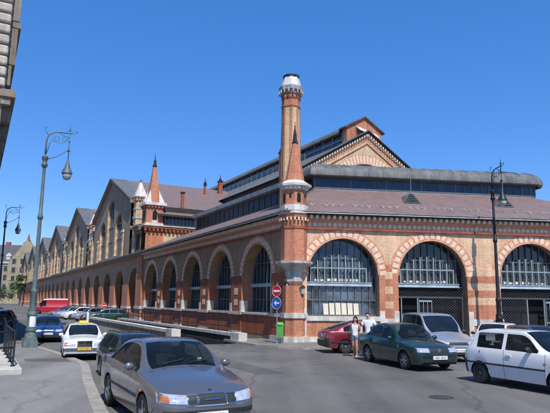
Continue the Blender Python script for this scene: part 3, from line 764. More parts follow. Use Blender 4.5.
def gable(k):
    sc = G0+GS*k
    x = -sc
    # outline: wall from the cornice to the raking top, three tall arched openings
    z0 = CZ+.42
    mb = MB()
    ops_ = [(x-5.1, 1.85, z0+.45, 11.5), (x, 2.05, z0+.45, 13.9), (x+5.1, 1.85, z0+.45, 11.5)]
    def rake(xx): return RZ-.45-SL*abs(xx-x)
    xs = x-HW+.2
    y = .0; D = .32
    def strip(a, b): 
        if (a-x)*(b-x) < 0:
            strip(a, x); strip(x, b); return
        mb.quad((a,y,z0),(b,y,z0),(b,y,rake(b)),(a,y,rake(a)), 0)
    for (xc, r, sill, spr) in ops_:
        strip(xs, xc-r)
        mb.quad((xc-r,y,z0),(xc+r,y,z0),(xc+r,y,sill),(xc-r,y,sill), 0)
        pts = arc(xc, r, spr, 16)
        for i in range(16):
            p, q = pts[i], pts[i+1]
            mb.quad((p[0],y,p[1]),(q[0],y,q[1]),(q[0],y,rake(q[0])),(p[0],y,rake(p[0])), 0)
        out = [(xc-r, sill)]+pts+[(xc+r, sill)]
        for i in range(len(out)-1):
            p, q = out[i], out[i+1]
            mb.quad((p[0],y,p[1]),(p[0],y+D,p[1]),(q[0],y+D,q[1]),(q[0],y,q[1]), 1)
        mb.quad((xc-r,y,sill),(xc-r,y+D,sill),(xc+r,y+D,sill),(xc+r,y,sill), 2)
        xs = xc+r
    strip(xs, x+HW-.2)
    g = mb.build('street_gable', [M_tan, M_gband, M_stone], hall, FL, merge=False)
    for (xc, r, sill, spr) in ops_:
        p = MB(); p.poly([(xc-r,D,sill),(xc+r,D,sill)]+[(q[0],D,q[1]) for q in reversed(arc(xc,r,spr,16))])
        for i in range(1, 4):
            xx = xc-r+2*r*i/4; p.box(xx-.05, xx+.05, D-.08, D-.01, sill, spr+math.sqrt(max(0, r*r-(xx-xc)**2)), 1)
        for z in (sill+2.2, sill+4.2): p.box(xc-r, xc+r, D-.07, D-.012, z-.06, z+.06, 1)
        p.build('gable_window', [M_pane_dark, M_bar], g, FL, merge=False)
    for xx, zt in ((x-7.9, 10.6), (x+7.9, 10.6)):
        mb = MB(); mb.box(xx-.42, xx+.42, -.12, .0, z0, zt, 0); mb.box(xx-.5, xx+.5, -.18, .0, zt, zt+.3, 1)
        mb.build('gable_pilaster', [M_gband, M_stone], g, FL)
    # raking cornice, dark on its underside
    mb = MB()
    for sg in (-1, 1):
        a = Vector((x, 0, RZ)); b = Vector((x+sg*(HW+.3), 0, RZ-SL*(HW+.3)))
        for (dz0, dz1, y0, y1, m) in ((-.15, .05, -.42, .2, 0), (-.55, -.16, -.3, .2, 1)):
            mb.add([(a.x,y0,a.z+dz0),(b.x,y0,b.z+dz0),(b.x,y0,b.z+dz1),(a.x,y0,a.z+dz1),(a.x,y1,a.z+dz0),(b.x,y1,b.z+dz0),(b.x,y1,b.z+dz1),(a.x,y1,a.z+dz1)],
                   [(0,1,2,3),(4,7,6,5),(0,4,5,1),(3,2,6,7),(1,5,6,2),(0,3,7,4)], m)
        n = 22
        for i in range(n):
            f0, f1 = (i+.2)/n, (i+.7)/n
            p, q = a.lerp(b, f0), a.lerp(b, f1)
            mb.add([(p.x,-.38,p.z-.4),(q.x,-.38,q.z-.4),(q.x,-.38,q.z-.16),(p.x,-.38,p.z-.16),(p.x,-.3,p.z-.4),(q.x,-.3,q.z-.4),(q.x,-.3,q.z-.16),(p.x,-.3,p.z-.16)],
                   [(0,1,2,3),(0,4,5,1),(1,5,6,2),(3,7,4,0)], 1)
    mb.build('raking_cornice', [M_zinc, M_brown], g, FL, merge=False)
    # roof over the gable: pale zinc verge, then maroon tile
    mb = MB()
    for sg in (-1, 1):
        hw = HW+.3
        if k == 0 and sg == 1: hw = sc-(S0-.45)
        b = (x+sg*hw, RZ-SL*hw)
        hv = HW+.3
        bv = (x+sg*hv, RZ-SL*hv)
        V1 = 1.9; 
        mb.quad((x,-.42,RZ+.06),(bv[0],-.42,bv[1]+.06),(bv[0],V1,bv[1]+.06),(x,V1,RZ+.06), 3)
        mb.quad((x,-.3,RZ),(b[0],1.2 if hw > HW+1 else -.3,b[1]),(b[0],18.2,b[1]),(x,18.2,RZ), 1)
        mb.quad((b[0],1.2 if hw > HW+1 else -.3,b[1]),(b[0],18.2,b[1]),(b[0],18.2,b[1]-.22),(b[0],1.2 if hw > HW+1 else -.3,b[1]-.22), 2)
    mb.build('gable_roof', [M_zinc2, M_roof, M_dark, M_zinc], hall, FL, merge=False)
    return g
for k in range(NG): gable(k)
# pinnacled piers either side of every gable
def pinnacle(s, n=.4):
    M = frame(W(s, n), -Ld) @ Matrix.Diagonal((.58, .64, 1, 1))
    mb = MB(); z = CZ+.42; i = 0
    mb.box(-.95, .95, -.7, 1.0, z, 13.75, 0)
    mb.box(-1.05, 1.05, -.8, 1.1, 11.6, 11.95, 1); mb.box(-1.02, 1.02, -.77, 1.07, 12.7, 12.95, 1)
    p = mb.build('pinnacled_pier', [M_gband, M_stone], hall, M)
    mb = MB()
    mb.box(-1.1, 1.1, -.85, 1.15, 13.75, 13.95, 0); mb.box(-1.25, 1.25, -1.0, 1.3, 13.95, 14.2, 1)
    for q in (-.8, -.27, .27, .8):
        mb.box(q-.14, q+.14, -1.0, -.85, 13.72, 13.948, 0); mb.box(1.1, 1.24, q-.0, q+.28, 13.72, 13.948, 0)
    mb.add([(-1.12,-.9,14.2),(1.12,-.9,14.2),(1.12,1.2,14.2),(-1.12,1.2,14.2),(-.14,0,16.0),(.14,0,16.0),(.14,.3,16.0),(-.14,.3,16.0)],
           [(0,1,5,4),(1,2,6,5),(2,3,7,6),(3,0,4,7),(4,5,6,7)], 2)
    mb.sphere((0,.15,16.15), .2, 8, 6, 1)
    mb.build('pyramid_cap', [M_borange, M_zinc, M_white], p, M, merge=False)
for k in range(NG):
    for d in (-13.4, 13.4): pinnacle(G0+GS*k+d)
# recessed wall between gables (its own cornice at ten metres) and the block behind it
for k in range(-1, NG):
    mb = MB(); wn = MB()
    a = G0+GS*k+13.8 if k >= 0 else S0+2.1; b = G0+GS*(k+1)-13.8 if k < NG-1 else SEND
    z0, z1 = CZ+.42, 10.4
    mb.quad((-b,.12,z0),(-a,.12,z0),(-a,.12,z1),(-b,.12,z1), 0)
    mb.box(-b, -a, -.4, .12, z1, z1+.2, 1); mb.box(-b, -a, -.22, .12, z1-.35, z1-.003, 0)
    mb.quad((-b,-.4,z1+.2),(-a,-.4,z1+.2),(-a,6,z1+1.6),(-b,6,z1+1.6), 1)
    xm = -(a+b)/2
    pw = mb.build('parapet_wall', [M_brown, M_zinc], hall, FL)
    wn.box(xm-.75, xm+.75, .09, .115, z0+.5, z1-.7, 0); wn.build('window', M_void, pw, FL)
# solid core behind the gables so that no sky shows through the block
mb = MB(); mb.box(-SEND, -S0-3, 5.5, 17.5, 7, 11.9)
mb.build('inner_block', M_brown, hall, FL)
mb = MB(); mb.quad((-SEND,0,0),(-SEND,44,0),(-SEND,44,12),(-SEND,0,12)); mb.build('far_end_wall', M_yellow, hall, FL)

# ---------------------------------------------------------------- end wall of the block above the low wing, with brick turret
mb = MB()
mb.quad((-S0,2.0,7.0),(-S0,9.5,7.0),(-S0,9.5,10.0),(-S0,2.0,10.0), 0)
mb.quad((-S0,0,7.0),(-S0,2.0,7.0),(-S0,2.0,10.0),(-S0,0,10.0), 1)
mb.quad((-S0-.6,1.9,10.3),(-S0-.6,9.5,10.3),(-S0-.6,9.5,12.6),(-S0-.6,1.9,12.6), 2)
mb.build('block_end_wall', [M_yellow, M_orange, M_dark], hall, FL)
mb = MB()
for i in range(22):
    y = -.2+i*.45
    if y > 9.2: break
    mb.box(-S0, -S0+.30, y, y+.2, 9.72, 10.02, 0); mb.box(-S0, -S0+.18, y+.05, y+.15, 9.5, 9.718, 0)
mb.box(-S0-.8, -S0+.34, -.25, 9.4, 10.022, 10.24, 1); mb.box(-S0-.8, -S0+.42, -.30, 9.4, 10.242, 10.36, 2)
mb.build('block_end_cornice', [M_red, M_red, M_stone], hall, FL, merge=False)
mb = MB()
mb.box(-S0-.58, -S0-.55, 2.2, 9.3, 10.6, 11.85, 0)
for i in range(17):
    y = 2.25+i*.42; mb.box(-S0-.54, -S0-.48, y-.03, y+.03, 10.55, 11.9, 1)
mb.box(-S0-.54, -S0-.46, 2.2, 9.3, 10.5, 10.62, 1); mb.box(-S0-.54, -S0-.46, 2.2, 9.3, 11.8, 11.9, 1)
mb.build('block_clerestory', [M_pane_blue, M_zinc2], hall, FL, merge=False)
# brick turret with obelisk
FT = frame(W(S0+.92, .93), -Ld) @ Matrix.Diagonal((.92, .92, 1, 1))
mb = MB()
mb.box(-1.0, 1.0, -1.0, 1.0, 10.36, 12.65, 0); mb.box(-1.08, 1.08, -1.08, 1.08, 10.36, 10.6, 1)
mb.box(-1.12, 1.12, -1.12, 1.12, 12.35, 12.55, 0)
for q in (-.8, -.4, 0, .4, .8): mb.box(1.12, 1.22, q-.1, q+.1, 12.3, 12.54, 0); mb.box(q-.1, q+.1, -1.22, -1.12, 12.3, 12.54, 0)
mb.box(-1.32, 1.32, -1.32, 1.32, 12.55, 12.85, 1)
tt = mb.build('brick_turret', [M_orange, M_white], hall, FT)
mb = MB()
for (ax) in (0, 1):
    pts = [(-.26, 10.95), (.26, 10.95)]+[(.26*math.cos(PI*i/8), 11.75+.26*math.sin(PI*i/8)) for i in range(9)]
    if ax == 0: mb.poly([(1.006, p[0], p[1]) for p in pts])
    else: mb.poly([(p[0], -1.006, p[1]) for p in pts])
mb.build('niche', M_void, tt, FT)
mb = MB(); mb.box(1.0, 1.05, -.35, .35, 10.62, 10.9); mb.build('niche_sill', M_white, tt, FT)
mb = MB()
mb.ngon(0, 0, 1.0, 12.85, .24, 17.1, 4, 0, PI/4)
ob = mb.build('obelisk', M_orange, hall, FT)
mb = MB()
for sx in (-1, 1):
    for sy in (-1, 1):
        cx_, cy_ = sx*.82, sy*.82
        mb.add([(cx_-.34*sx,cy_-.34*sy,12.85),(cx_+.3*sx,cy_-.34*sy,12.85),(cx_+.3*sx,cy_+.3*sy,12.85),(cx_-.34*sx,cy_+.3*sy,12.85),(cx_-.3*sx,cy_-.3*sy,14.35)],
               [(0,1,4),(1,2,4),(2,3,4),(3,0,4)])
mb.build('corner_spur_set', M_white, ob, FT, merge=False)
mb = MB(); mb.lathe([(.28,17.08),(.30,17.18),(.2,17.22),(.15,17.7),(.18,17.74),(.07,18.0),(.015,18.55)], n=8); mb.build('iron_finial', M_blackmetal, ob, FT)

# ---------------------------------------------------------------- nave: ridge parallel to the street
NS0, NS1, NC = 22.0, SEND, 22.3
NRZ, NSL, NHW = 21.5, .60, 9.6
mb = MB()
def nz(n): return NRZ-NSL*abs(n-NC)
mb.add([(-NS0,NC-NHW,9.5),(-NS0,NC+NHW,9.5),(-NS0,NC+NHW,nz(NC+NHW)),(-NS0,NC,NRZ),(-NS0,NC-NHW,nz(NC-NHW))], [(0,1,2,3,4)], 0)
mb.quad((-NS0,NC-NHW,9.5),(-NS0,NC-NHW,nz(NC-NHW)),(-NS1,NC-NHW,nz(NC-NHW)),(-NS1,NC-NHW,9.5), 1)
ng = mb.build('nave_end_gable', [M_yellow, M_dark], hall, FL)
FN = frame(W(NS0, 0), Nd)      # gable seen from the square: x = n, y = away along the street
def ringN(name, xc, spring, r0, r1):
    return ring(name, hall, FN, xc, spring, r0, r1, -.012, nv=35)
ringN('arch_ring', NC, 13.2, 4.6, 5.7)
mb = MB(); mb.poly([(p[0], -.006, p[1]) for p in arc(NC, 4.6, 13.2, 24)]); mb.build('gable_lunette', M_pane_dark, ng, FN)
mb = MB()
for sg in (-1, 1):
    a = Vector((NC, 0, NRZ+.12)); b = Vector((NC+sg*(NHW+.5), 0, NRZ+.12-NSL*(NHW+.5)))
    def slab(z0, z1, y0, y1, m):
        mb.add([(a.x,y0,a.z+z0),(b.x,y0,b.z+z0),(b.x,y0,b.z+z1),(a.x,y0,a.z+z1),(a.x,y1,a.z+z0),(b.x,y1,b.z+z0),(b.x,y1,b.z+z1),(a.x,y1,a.z+z1)],
               [(0,1,2,3),(4,7,6,5),(0,4,5,1),(3,2,6,7),(1,5,6,2),(0,3,7,4)], m)
    slab(-.06, .14, -.42, .3, 0); slab(-.26, -.065, -.32, .3, 1); slab(-.62, -.265, -.12, .3, 2); slab(-1.45, -1.33, -.12, .3, 3)
    n = 30
    for i in range(n):
        p, q = a.lerp(b, (i+.2)/n), a.lerp(b, (i+.65)/n)
        mb.add([(p.x,-.30,p.z-.55),(q.x,-.30,q.z-.55),(q.x,-.30,q.z-.268),(p.x,-.30,p.z-.268),(p.x,-.12,p.z-.55),(q.x,-.12,q.z-.55),(q.x,-.12,q.z-.268),(p.x,-.12,p.z-.268)],
               [(0,1,2,3),(0,4,5,1),(1,5,6,2),(3,7,4,0)], 2)
        p = a.lerp(b, (i+.5)/n)-Vector((0,0,.97)); d = (b-a).normalized(); e = Vector((-d.z, 0, d.x))
        mb.add([tuple(p+d*.22+Vector((0,-.03,0))), tuple(p+e*.2+Vector((0,-.03,0))), tuple(p-d*.22+Vector((0,-.03,0))), tuple(p-e*.2+Vector((0,-.03,0)))], [(0,1,2,3)], 3)
mb.build('gable_raking_cornice', [M_zinc, M_dark, M_bcream, M_borange], ng, FN, merge=False)
mb = MB()
for sg in (-1, 1):
    b = NC+sg*(NHW+.4)
    mb.quad((-NS0+.5,NC,NRZ+.13),(-NS0+.5,b,NRZ+.13-NSL*(NHW+.4)),(-NS1,b,NRZ+.13-NSL*(NHW+.4)),(-NS1,NC,NRZ+.13))
mb.build('nave_roof', M_zinc, hall, FL)
# ridge lantern with a small brick gable house at its end
LNW = 2.45
mb = MB()
mb.add([(-NS0-.4,NC-LNW,19.2),(-NS0-.4,NC+LNW,19.2),(-NS0-.4,NC+LNW,22.05),(-NS0-.4,NC,23.45),(-NS0-.4,NC-LNW,22.05),
        (-NS0-1.3,NC-LNW,19.2),(-NS0-1.3,NC+LNW,19.2),(-NS0-1.3,NC+LNW,22.05),(-NS0-1.3,NC,23.45),(-NS0-1.3,NC-LNW,22.05)],
       [(0,1,2,3,4),(5,9,8,7,6),(0,4,9,5),(1,6,7,2)], 0)
lh = mb.build('lantern_house', M_orange, hall, FL)
mb = MB()
for sg in (-1, 1):
    e = NC+sg*(LNW+.35)
    mb.add([(-NS0-.15,NC,23.6),(-NS0-.15,e,21.97),(-NS0-1.5,e,21.97),(-NS0-1.5,NC,23.6),(-NS0-.15,NC,23.42),(-NS0-.15,e,21.79),(-NS0-1.5,e,21.79),(-NS0-1.5,NC,23.42)],
           [(0,1,2,3),(4,7,6,5),(0,4,5,1),(1,5,6,2),(2,6,7,3)])
mb.build('lantern_house_roof', M_zinc, lh, FL, merge=False)
mb = MB(); mb.add([(-NS0-.3,NC-1.2,22.0),(-NS0-.3,NC+1.7,21.35),(-NS0+.25,NC+1.7,21.0),(-NS0+.25,NC-1.2,21.65),(-NS0-.3,NC-1.2,22.25),(-NS0-.3,NC+1.7,21.6),(-NS0+.25,NC+1.7,21.1),(-NS0+.25,NC-1.2,21.75)],
   [(0,1,2,3),(4,7,6,5),(0,4,5,1),(1,5,6,2),(2,6,7,3),(3,7,4,0)])
mb.build('white_canopy', M_white, lh, FL)
mb = MB()
mb.quad((-NS0-1.3,NC-2.4,19.6),(-NS0-1.3,NC-2.4,21.5),(-NS1,NC-2.4,21.5),(-NS1,NC-2.4,19.6), 0)
for i in range(60):
    x = -NS0-1.3-i*2.0
    mb.box(x-.07, x+.07, NC-2.46, NC-2.41, 19.8, 21.5, 1)
mb.box(-NS1, -NS0-1.3, NC-2.5, NC-2.42, 20.55, 20.7, 1)
mb.build('ridge_lantern_glazing', [M_pane_dark, M_zinc2], hall, FL, merge=False)
mb = MB()
prl = [(NC-2.95,21.35),(NC-2.9,21.6),(NC-2.3,22.2),(NC-1.2,22.7),(NC,22.85),(NC+2.9,21.6)]
for i in range(len(prl)-1):
    p, q = prl[i], prl[i+1]; mb.quad((-NS0-1.3,p[0],p[1]),(-NS1,p[0],p[1]),(-NS1,q[0],q[1]),(-NS0-1.3,q[0],q[1]))
mb.quad((-NS0-1.3,NC-2.95,21.35),(-NS1,NC-2.95,21.35),(-NS1,NC-2.4,21.35),(-NS0-1.3,NC-2.4,21.35))
mb.build('ridge_lantern_roof', M_zinc, hall, FL, smooth=True, angle=50)
# roof-edge handrail
mb = MB()
for i in range(36):
    x = -NS0-5-i*1.6; n_ = NC-5.2; z = nz(n_)+.1
    mb.bar((x, n_, z), (x, n_, z+1.0), .05, .05)
for dz in (.55, 1.0): mb.bar((-NS0-5, NC-5.2, nz(NC-5.2)+.1+dz), (-NS0-61, NC-5.2, nz(NC-5.2)+.1+dz), .05, .05)
mb.build('roof_handrail', M_zinc2, hall, FL, merge=False)
# flues on the transept roof
def flue(s, n, z, h, r=.32, fin=True):
    M = frame(W(s, n), -Ld); mb = MB()
    mb.box(-r, r, -r, r, z-1.2, z+h, 0); mb.box(-r-.08, r+.08, -r-.08, r+.08, z+h, z+h+.15, 1)
    if fin: mb.lathe([(.2,z+h+.15),(.22,z+h+.4),(.1,z+h+.5),(.02,z+h+1.1)], n=8, m=1)
    mb.build('roof_flue', [M_red, M_blackmetal], hall, M)
flue(34.0, 4.75, 12.9, 1.75, .16, False)
flue(45.5, 11.8, 17.0, 1.4, .14)
flue(47.5, 14.9, 17.6, 2.0, .28)
flue(24.5, 12.6, 16.0, 2.3, .18)
# ================================================================== GROUND
def asphalt(name, a, b_, crack=.5, tint=(1, 1, 1), big=.18):
    m, nt, b = new_mat(name)
    tc = nt.nodes.new('ShaderNodeTexCoord')
    n1 = nt.nodes.new('ShaderNodeTexNoise'); n1.inputs['Scale'].default_value = big; n1.inputs['Detail'].default_value = 8; n1.inputs['Roughness'].default_value = .62
    lnk(nt, tc, 'Object', n1, 'Vector')
    r1 = nt.nodes.new('ShaderNodeValToRGB'); r1.color_ramp.elements[0].position = .34; r1.color_ramp.elements[1].position = .66
    r1.color_ramp.elements[0].color = (*[a*t for t in tint], 1); r1.color_ramp.elements[1].color = (*[b_*t for t in tint], 1)
    lnk(nt, n1, 'Fac', r1, 'Fac')
    # worn tracks / oil, stretched along the street
    mp = nt.nodes.new('ShaderNodeMapping'); mp.inputs['Rotation'].default_value = (0, 0, -PHI+.0); mp.inputs['Scale'].default_value = (.9, .07, 1)
    lnk(nt, tc, 'Object', mp, 'Vector')
    n2 = nt.nodes.new('ShaderNodeTexNoise'); n2.inputs['Scale'].default_value = .8; n2.inputs['Detail'].default_value = 5
    lnk(nt, mp, 'Vector', n2, 'Vector')
    r2 = nt.nodes.new('ShaderNodeValToRGB'); r2.color_ramp.elements[0].position = .35; r2.color_ramp.elements[1].position = .62
    r2.color_ramp.elements[0].color = (.70, .70, .71, 1); r2.color_ramp.elements[1].color = (1.08, 1.07, 1.05, 1)
    lnk(nt, n2, 'Fac', r2, 'Fac')
    m1 = nt.nodes.new('ShaderNodeMixRGB'); m1.blend_type = 'MULTIPLY'; m1.inputs['Fac'].default_value = .9
    lnk(nt, r1, 'Color', m1, 'Color1'); lnk(nt, r2, 'Color', m1, 'Color2')
    # stones
    n3 = nt.nodes.new('ShaderNodeTexNoise'); n3.inputs['Scale'].default_value = 45; n3.inputs['Detail'].default_value = 3
    lnk(nt, tc, 'Object', n3, 'Vector')
    r3 = nt.nodes.new('ShaderNodeValToRGB'); r3.color_ramp.elements[0].position = .3; r3.color_ramp.elements[1].position = .7
    r3.color_ramp.elements[0].color = (.74, .74, .74, 1); r3.color_ramp.elements[1].color = (1.2, 1.2, 1.2, 1)
    lnk(nt, n3, 'Fac', r3, 'Fac')
    m2 = nt.nodes.new('ShaderNodeMixRGB'); m2.blend_type = 'MULTIPLY'; m2.inputs['Fac'].default_value = 1
    lnk(nt, m1, 'Color', m2, 'Color1'); lnk(nt, r3, 'Color', m2, 'Color2')
    # cracks and tar joints
    v = nt.nodes.new('ShaderNodeTexVoronoi'); v.feature = 'DISTANCE_TO_EDGE'; v.inputs['Scale'].default_value = .33
    n4 = nt.nodes.new('ShaderNodeTexNoise'); n4.inputs['Scale'].default_value = .7; n4.inputs['Detail'].default_value = 6
    lnk(nt, tc, 'Object', n4, 'Vector')
    mm = nt.nodes.new('ShaderNodeMixRGB'); mm.inputs['Fac'].default_value = .55
    lnk(nt, tc, 'Object', mm, 'Color1'); lnk(nt, n4, 'Color', mm, 'Color2'); lnk(nt, mm, 'Color', v, 'Vector')
    r4 = nt.nodes.new('ShaderNodeValToRGB'); r4.color_ramp.elements[0].position = .0; r4.color_ramp.elements[1].position = .012
    k = 1-crack
    r4.color_ramp.elements[0].color = (k, k, k, 1); r4.color_ramp.elements[1].color = (1, 1, 1, 1)
    lnk(nt, v, 'Distance', r4, 'Fac')
    m3 = nt.nodes.new('ShaderNodeMixRGB'); m3.blend_type = 'MULTIPLY'; m3.inputs['Fac'].default_value = 1
    lnk(nt, m2, 'Color', m3, 'Color1'); lnk(nt, r4, 'Color', m3, 'Color2')
    # oil drips and old stains
    n6 = nt.nodes.new('ShaderNodeTexNoise'); n6.inputs['Scale'].default_value = 1.1; n6.inputs['Detail'].default_value = 9; n6.inputs['Roughness'].default_value = .72
    lnk(nt, tc, 'Object', n6, 'Vector')
    r6 = nt.nodes.new('ShaderNodeValToRGB'); r6.color_ramp.elements[0].position = .60; r6.color_ramp.elements[1].position = .74
    r6.color_ramp.elements[0].color = (1, 1, 1, 1); r6.color_ramp.elements[1].color = (.62, .61, .60, 1)
    lnk(nt, n6, 'Fac', r6, 'Fac')
    m6 = nt.nodes.new('ShaderNodeMixRGB'); m6.blend_type = 'MULTIPLY'; m6.inputs['Fac'].default_value = 1
    lnk(nt, m3, 'Color', m6, 'Color1'); lnk(nt, r6, 'Color', m6, 'Color2')
    lnk(nt, m6, 'Color', b, 'Base Color')
    b.inputs['Roughness'].default_value = .85; b.inputs['Specular IOR Level'].default_value = .3
    bp = nt.nodes.new('ShaderNodeBump'); bp.inputs['Strength'].default_value = .3; bp.inputs['Distance'].default_value = .012
    lnk(nt, n3, 'Fac', bp, 'Height'); lnk(nt, bp, 'Normal', b, 'Normal')
    return m
M_asph = asphalt('road_asphalt', .115, .178, .3, (1.05, 1.0, .925))
M_walk = asphalt('pavement_asphalt', .20, .245, .2, (1.03, 1.0, .95), .35)
M_patch = asphalt('brown_patch', .12, .15, .1, (1.05, .95, .88), .6)
M_patch2 = asphalt('dark_patch', .095, .125, .15, (1.03, 1, .95), .6)
M_kerb = noise_mat('granite_kerb', (.33, .305, .265), .85, .3, 3, bump=.3)
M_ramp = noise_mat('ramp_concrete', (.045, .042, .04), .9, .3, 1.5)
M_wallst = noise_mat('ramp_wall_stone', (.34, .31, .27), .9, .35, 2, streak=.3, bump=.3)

M_walldk = noise_mat('shade_dark_wall', (.07, .06, .05), .9, .4, 1.5, streak=.4)  # shade of the ramp walls put into a darker stone colour
def struct(o): o['kind'] = 'structure'; return o
# road: one sheet out to the horizon with the ramp trench left open (street coordinates)
RA, RB, RN0, RN1 = 1.2, 30.0, -5.15, -2.55
mb = MB()
ss = [-900, RA, RB, 1500]; ns = [-900, RN0, RN1, 900]
for i in range(3):
    for j in range(3):
        if i == 1 and j == 1: continue
        mb.quad(W(ss[i], ns[j]), W(ss[i+1], ns[j]), W(ss[i+1], ns[j+1]), W(ss[i], ns[j+1]))
struct(mb.build('road', M_asph, None, IDM))
mb = MB()
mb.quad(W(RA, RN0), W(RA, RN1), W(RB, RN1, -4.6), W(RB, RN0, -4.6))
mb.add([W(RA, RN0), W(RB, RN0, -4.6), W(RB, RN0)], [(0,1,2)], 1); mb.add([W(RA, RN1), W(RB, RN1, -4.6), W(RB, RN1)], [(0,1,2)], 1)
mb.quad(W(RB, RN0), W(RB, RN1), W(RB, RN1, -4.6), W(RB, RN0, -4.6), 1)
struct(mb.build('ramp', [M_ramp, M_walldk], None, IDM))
# low walls either side of the ramp, white capped with an end block, iron railing on the hall side
def ramp_wall(n0, s0, s1, h, label, rail):
    t = thing('ramp_wall', label, 'low wall', TR(W(s0, n0)))
    mb = MB()
    def bx(sa, sb, na, nb, za, zb):
        P = [W(sa,na),W(sa,nb),W(sb,nb),W(sb,na)]
        mb.add([(p.x,p.y,za) for p in P]+[(p.x,p.y,zb) for p in P], [(0,1,2,3),(4,7,6,5),(0,4,5,1),(1,5,6,2),(2,6,7,3),(3,7,4,0)])
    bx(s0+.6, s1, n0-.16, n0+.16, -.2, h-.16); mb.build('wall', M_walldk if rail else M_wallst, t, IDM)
    mb = MB(); bx(s0+.6, s1, n0-.22, n0+.22, h-.155, h+.02); mb.build('coping', M_white, t, IDM)
    mb = MB(); bx(s0-.5, s0+.595, n0-.27, n0+.27, -.02, h+.06); mb.build('end_block', M_stone, t, IDM)
    if rail:
        k = 0
        s = s0+1.2
        while s < s1:
            mb = MB(); mb.bar(W(s, n0, h+.02), W(s, n0, h+.95), .055, .055); mb.build('rail_post', M_blackmetal, t, IDM); s += 1.9
        for z in (h+.35, h+.66, h+.93):
            mb = MB(); mb.bar(W(s0+1.2, n0, z), W(s-1.9, n0, z), .04, .05); mb.build('rail', M_blackmetal, t, IDM)
    return t
ramp_wall(-5.35, 4.3, 30.5, .62, 'low stone wall with white coping along the street side of the ramp', False)
ramp_wall(-2.35, 1.7, 30.5, .50, 'low white capped wall with black iron railing beside the hall', True)

# left pavement with granite kerb
kerb = [(-60,-15.2),(-24,-13.9),(-20,-13.55),(-16,-13.25),(-13.7,-12.98),(-11.3,-12.68),(-8.6,-12.28),(-7.4,-12.12),(-6.6,-12.08),(-5.8,-12.15),(-4.9,-12.2),(-2.3,-12.42),(.44,-12.78),(1.4,-12.98),(2.2,-13.3),(2.6,-13.9),(2.7,-15.0),(2.7,-15.6)]
KZ = .12
mb = MB()
inner = [(s, n-.28) for s, n in kerb]; inner[-2] = (2.42, -15.0); inner[-1] = (2.42, -15.6); inner[-3] = (2.3, -14.1); inner[-4] = (2.0, -13.6)
pts = [W(s, n, KZ) for s, n in inner]
# pavement surface as a strip of quads back to n = -40
for i in range(len(pts)-1):
    a, b = inner[i], inner[i+1]
    mb.quad(W(a[0],a[1],KZ), W(b[0],b[1],KZ), W(b[0],-40,KZ), W(a[0],-40,KZ))
struct(mb.build('pavement', M_walk, None, IDM))
mb = MB()
for i in range(len(kerb)-1):
    a, b, c, d = kerb[i], kerb[i+1], inner[i+1], inner[i]
    mb.quad(W(*a, KZ+.006), W(*b, KZ+.006), W(*c, KZ+.006), W(*d, KZ+.006)); mb.quad(W(*a, 0), W(*b, 0), W(*b, KZ+.006), W(*a, KZ+.006))
struct(mb.build('kerb', M_kerb, None, IDM))
mb = MB(); mb.poly([W(-4.7,-13.95,KZ+.004), W(-4.9,-12.55,KZ+.004), W(-6.4,-12.5,KZ+.004), W(-5.75,-14.0,KZ+.004)]); struct(mb.build('pavement_patch', M_patch, None, IDM))
# hall pavement round the corner
hp = [W(3.2,-2.65), W(1.2,-2.75), W(-.9,-2.6), W(-2.4,-2.1), W(-3.6,-1.2), WR(1.6,-3.35), WR(40,-3.35), WR(40,0), W(-.0,.0), W(3.2,.0)]
mb = MB(); mb.poly([Vector((p.x,p.y,KZ)) for p in hp]); struct(mb.build('pavement', M_walk, None, IDM))
mb = MB()
c_ = sum((p for p in hp), Vector())/len(hp)
kk = hp[:7]
for i in range(6):
    a, b = kk[i], kk[i+1]; d = (b-a).normalized(); nn = Vector((-d.y, d.x, 0))*.2
    if (c_-a).dot(nn) < 0: nn = -nn
    mb.add([a, b, b+nn, a+nn]+[Vector((p.x,p.y,KZ+.006)) for p in (a,b,b+nn,a+nn)], [(4,5,6,7),(0,1,5,4)])
struct(mb.build('kerb', M_kerb, None, IDM))
# repair patches and iron covers in the road
def patch(cx, cy, w_, l_, rot, m, nm='road_patch'):
    mb = MB(); P = []
    for x, y in ((-w_,-l_),(w_,-l_),(w_*.97,l_),(-w_*1.02,l_*.96)):
        P.append((cx+x*math.cos(rot)-y*math.sin(rot), cy+x*math.sin(rot)+y*math.cos(rot), .004))
    mb.poly(P); struct(mb.build(nm, m, None, IDM))
patch(-1.4, 21.5, .5, 3.0, .47, M_patch2); patch(9.5, 18.6, .5, .9, .2, M_patch2)
patch(-4.2, 27.0, .9, 1.6, .48, M_patch2)
patch(-7.2, 30.5, .45, .3, .4, M_patch2)
def cover(p):
    mb = MB(); mb.lathe([(.31,.002),(.31,.012),(.27,.014),(.27,.010),(.05,.010)], n=20)
    o = mb.build('manhole_cover', M_ironc, None, TR(p)); return o
M_ironc = noise_mat('cast_iron', (.09, .085, .078), .6, .4, 9, metal=.4, bump=.5)
tag(cover(Vector((4.2, 14.6, 0))), 'round cast iron manhole cover in the open asphalt before the dark green sedan', 'manhole cover')
tag(cover(W(5.6,-10.2)), 'round cast iron manhole cover in the road between taxi and blue car', 'manhole cover')
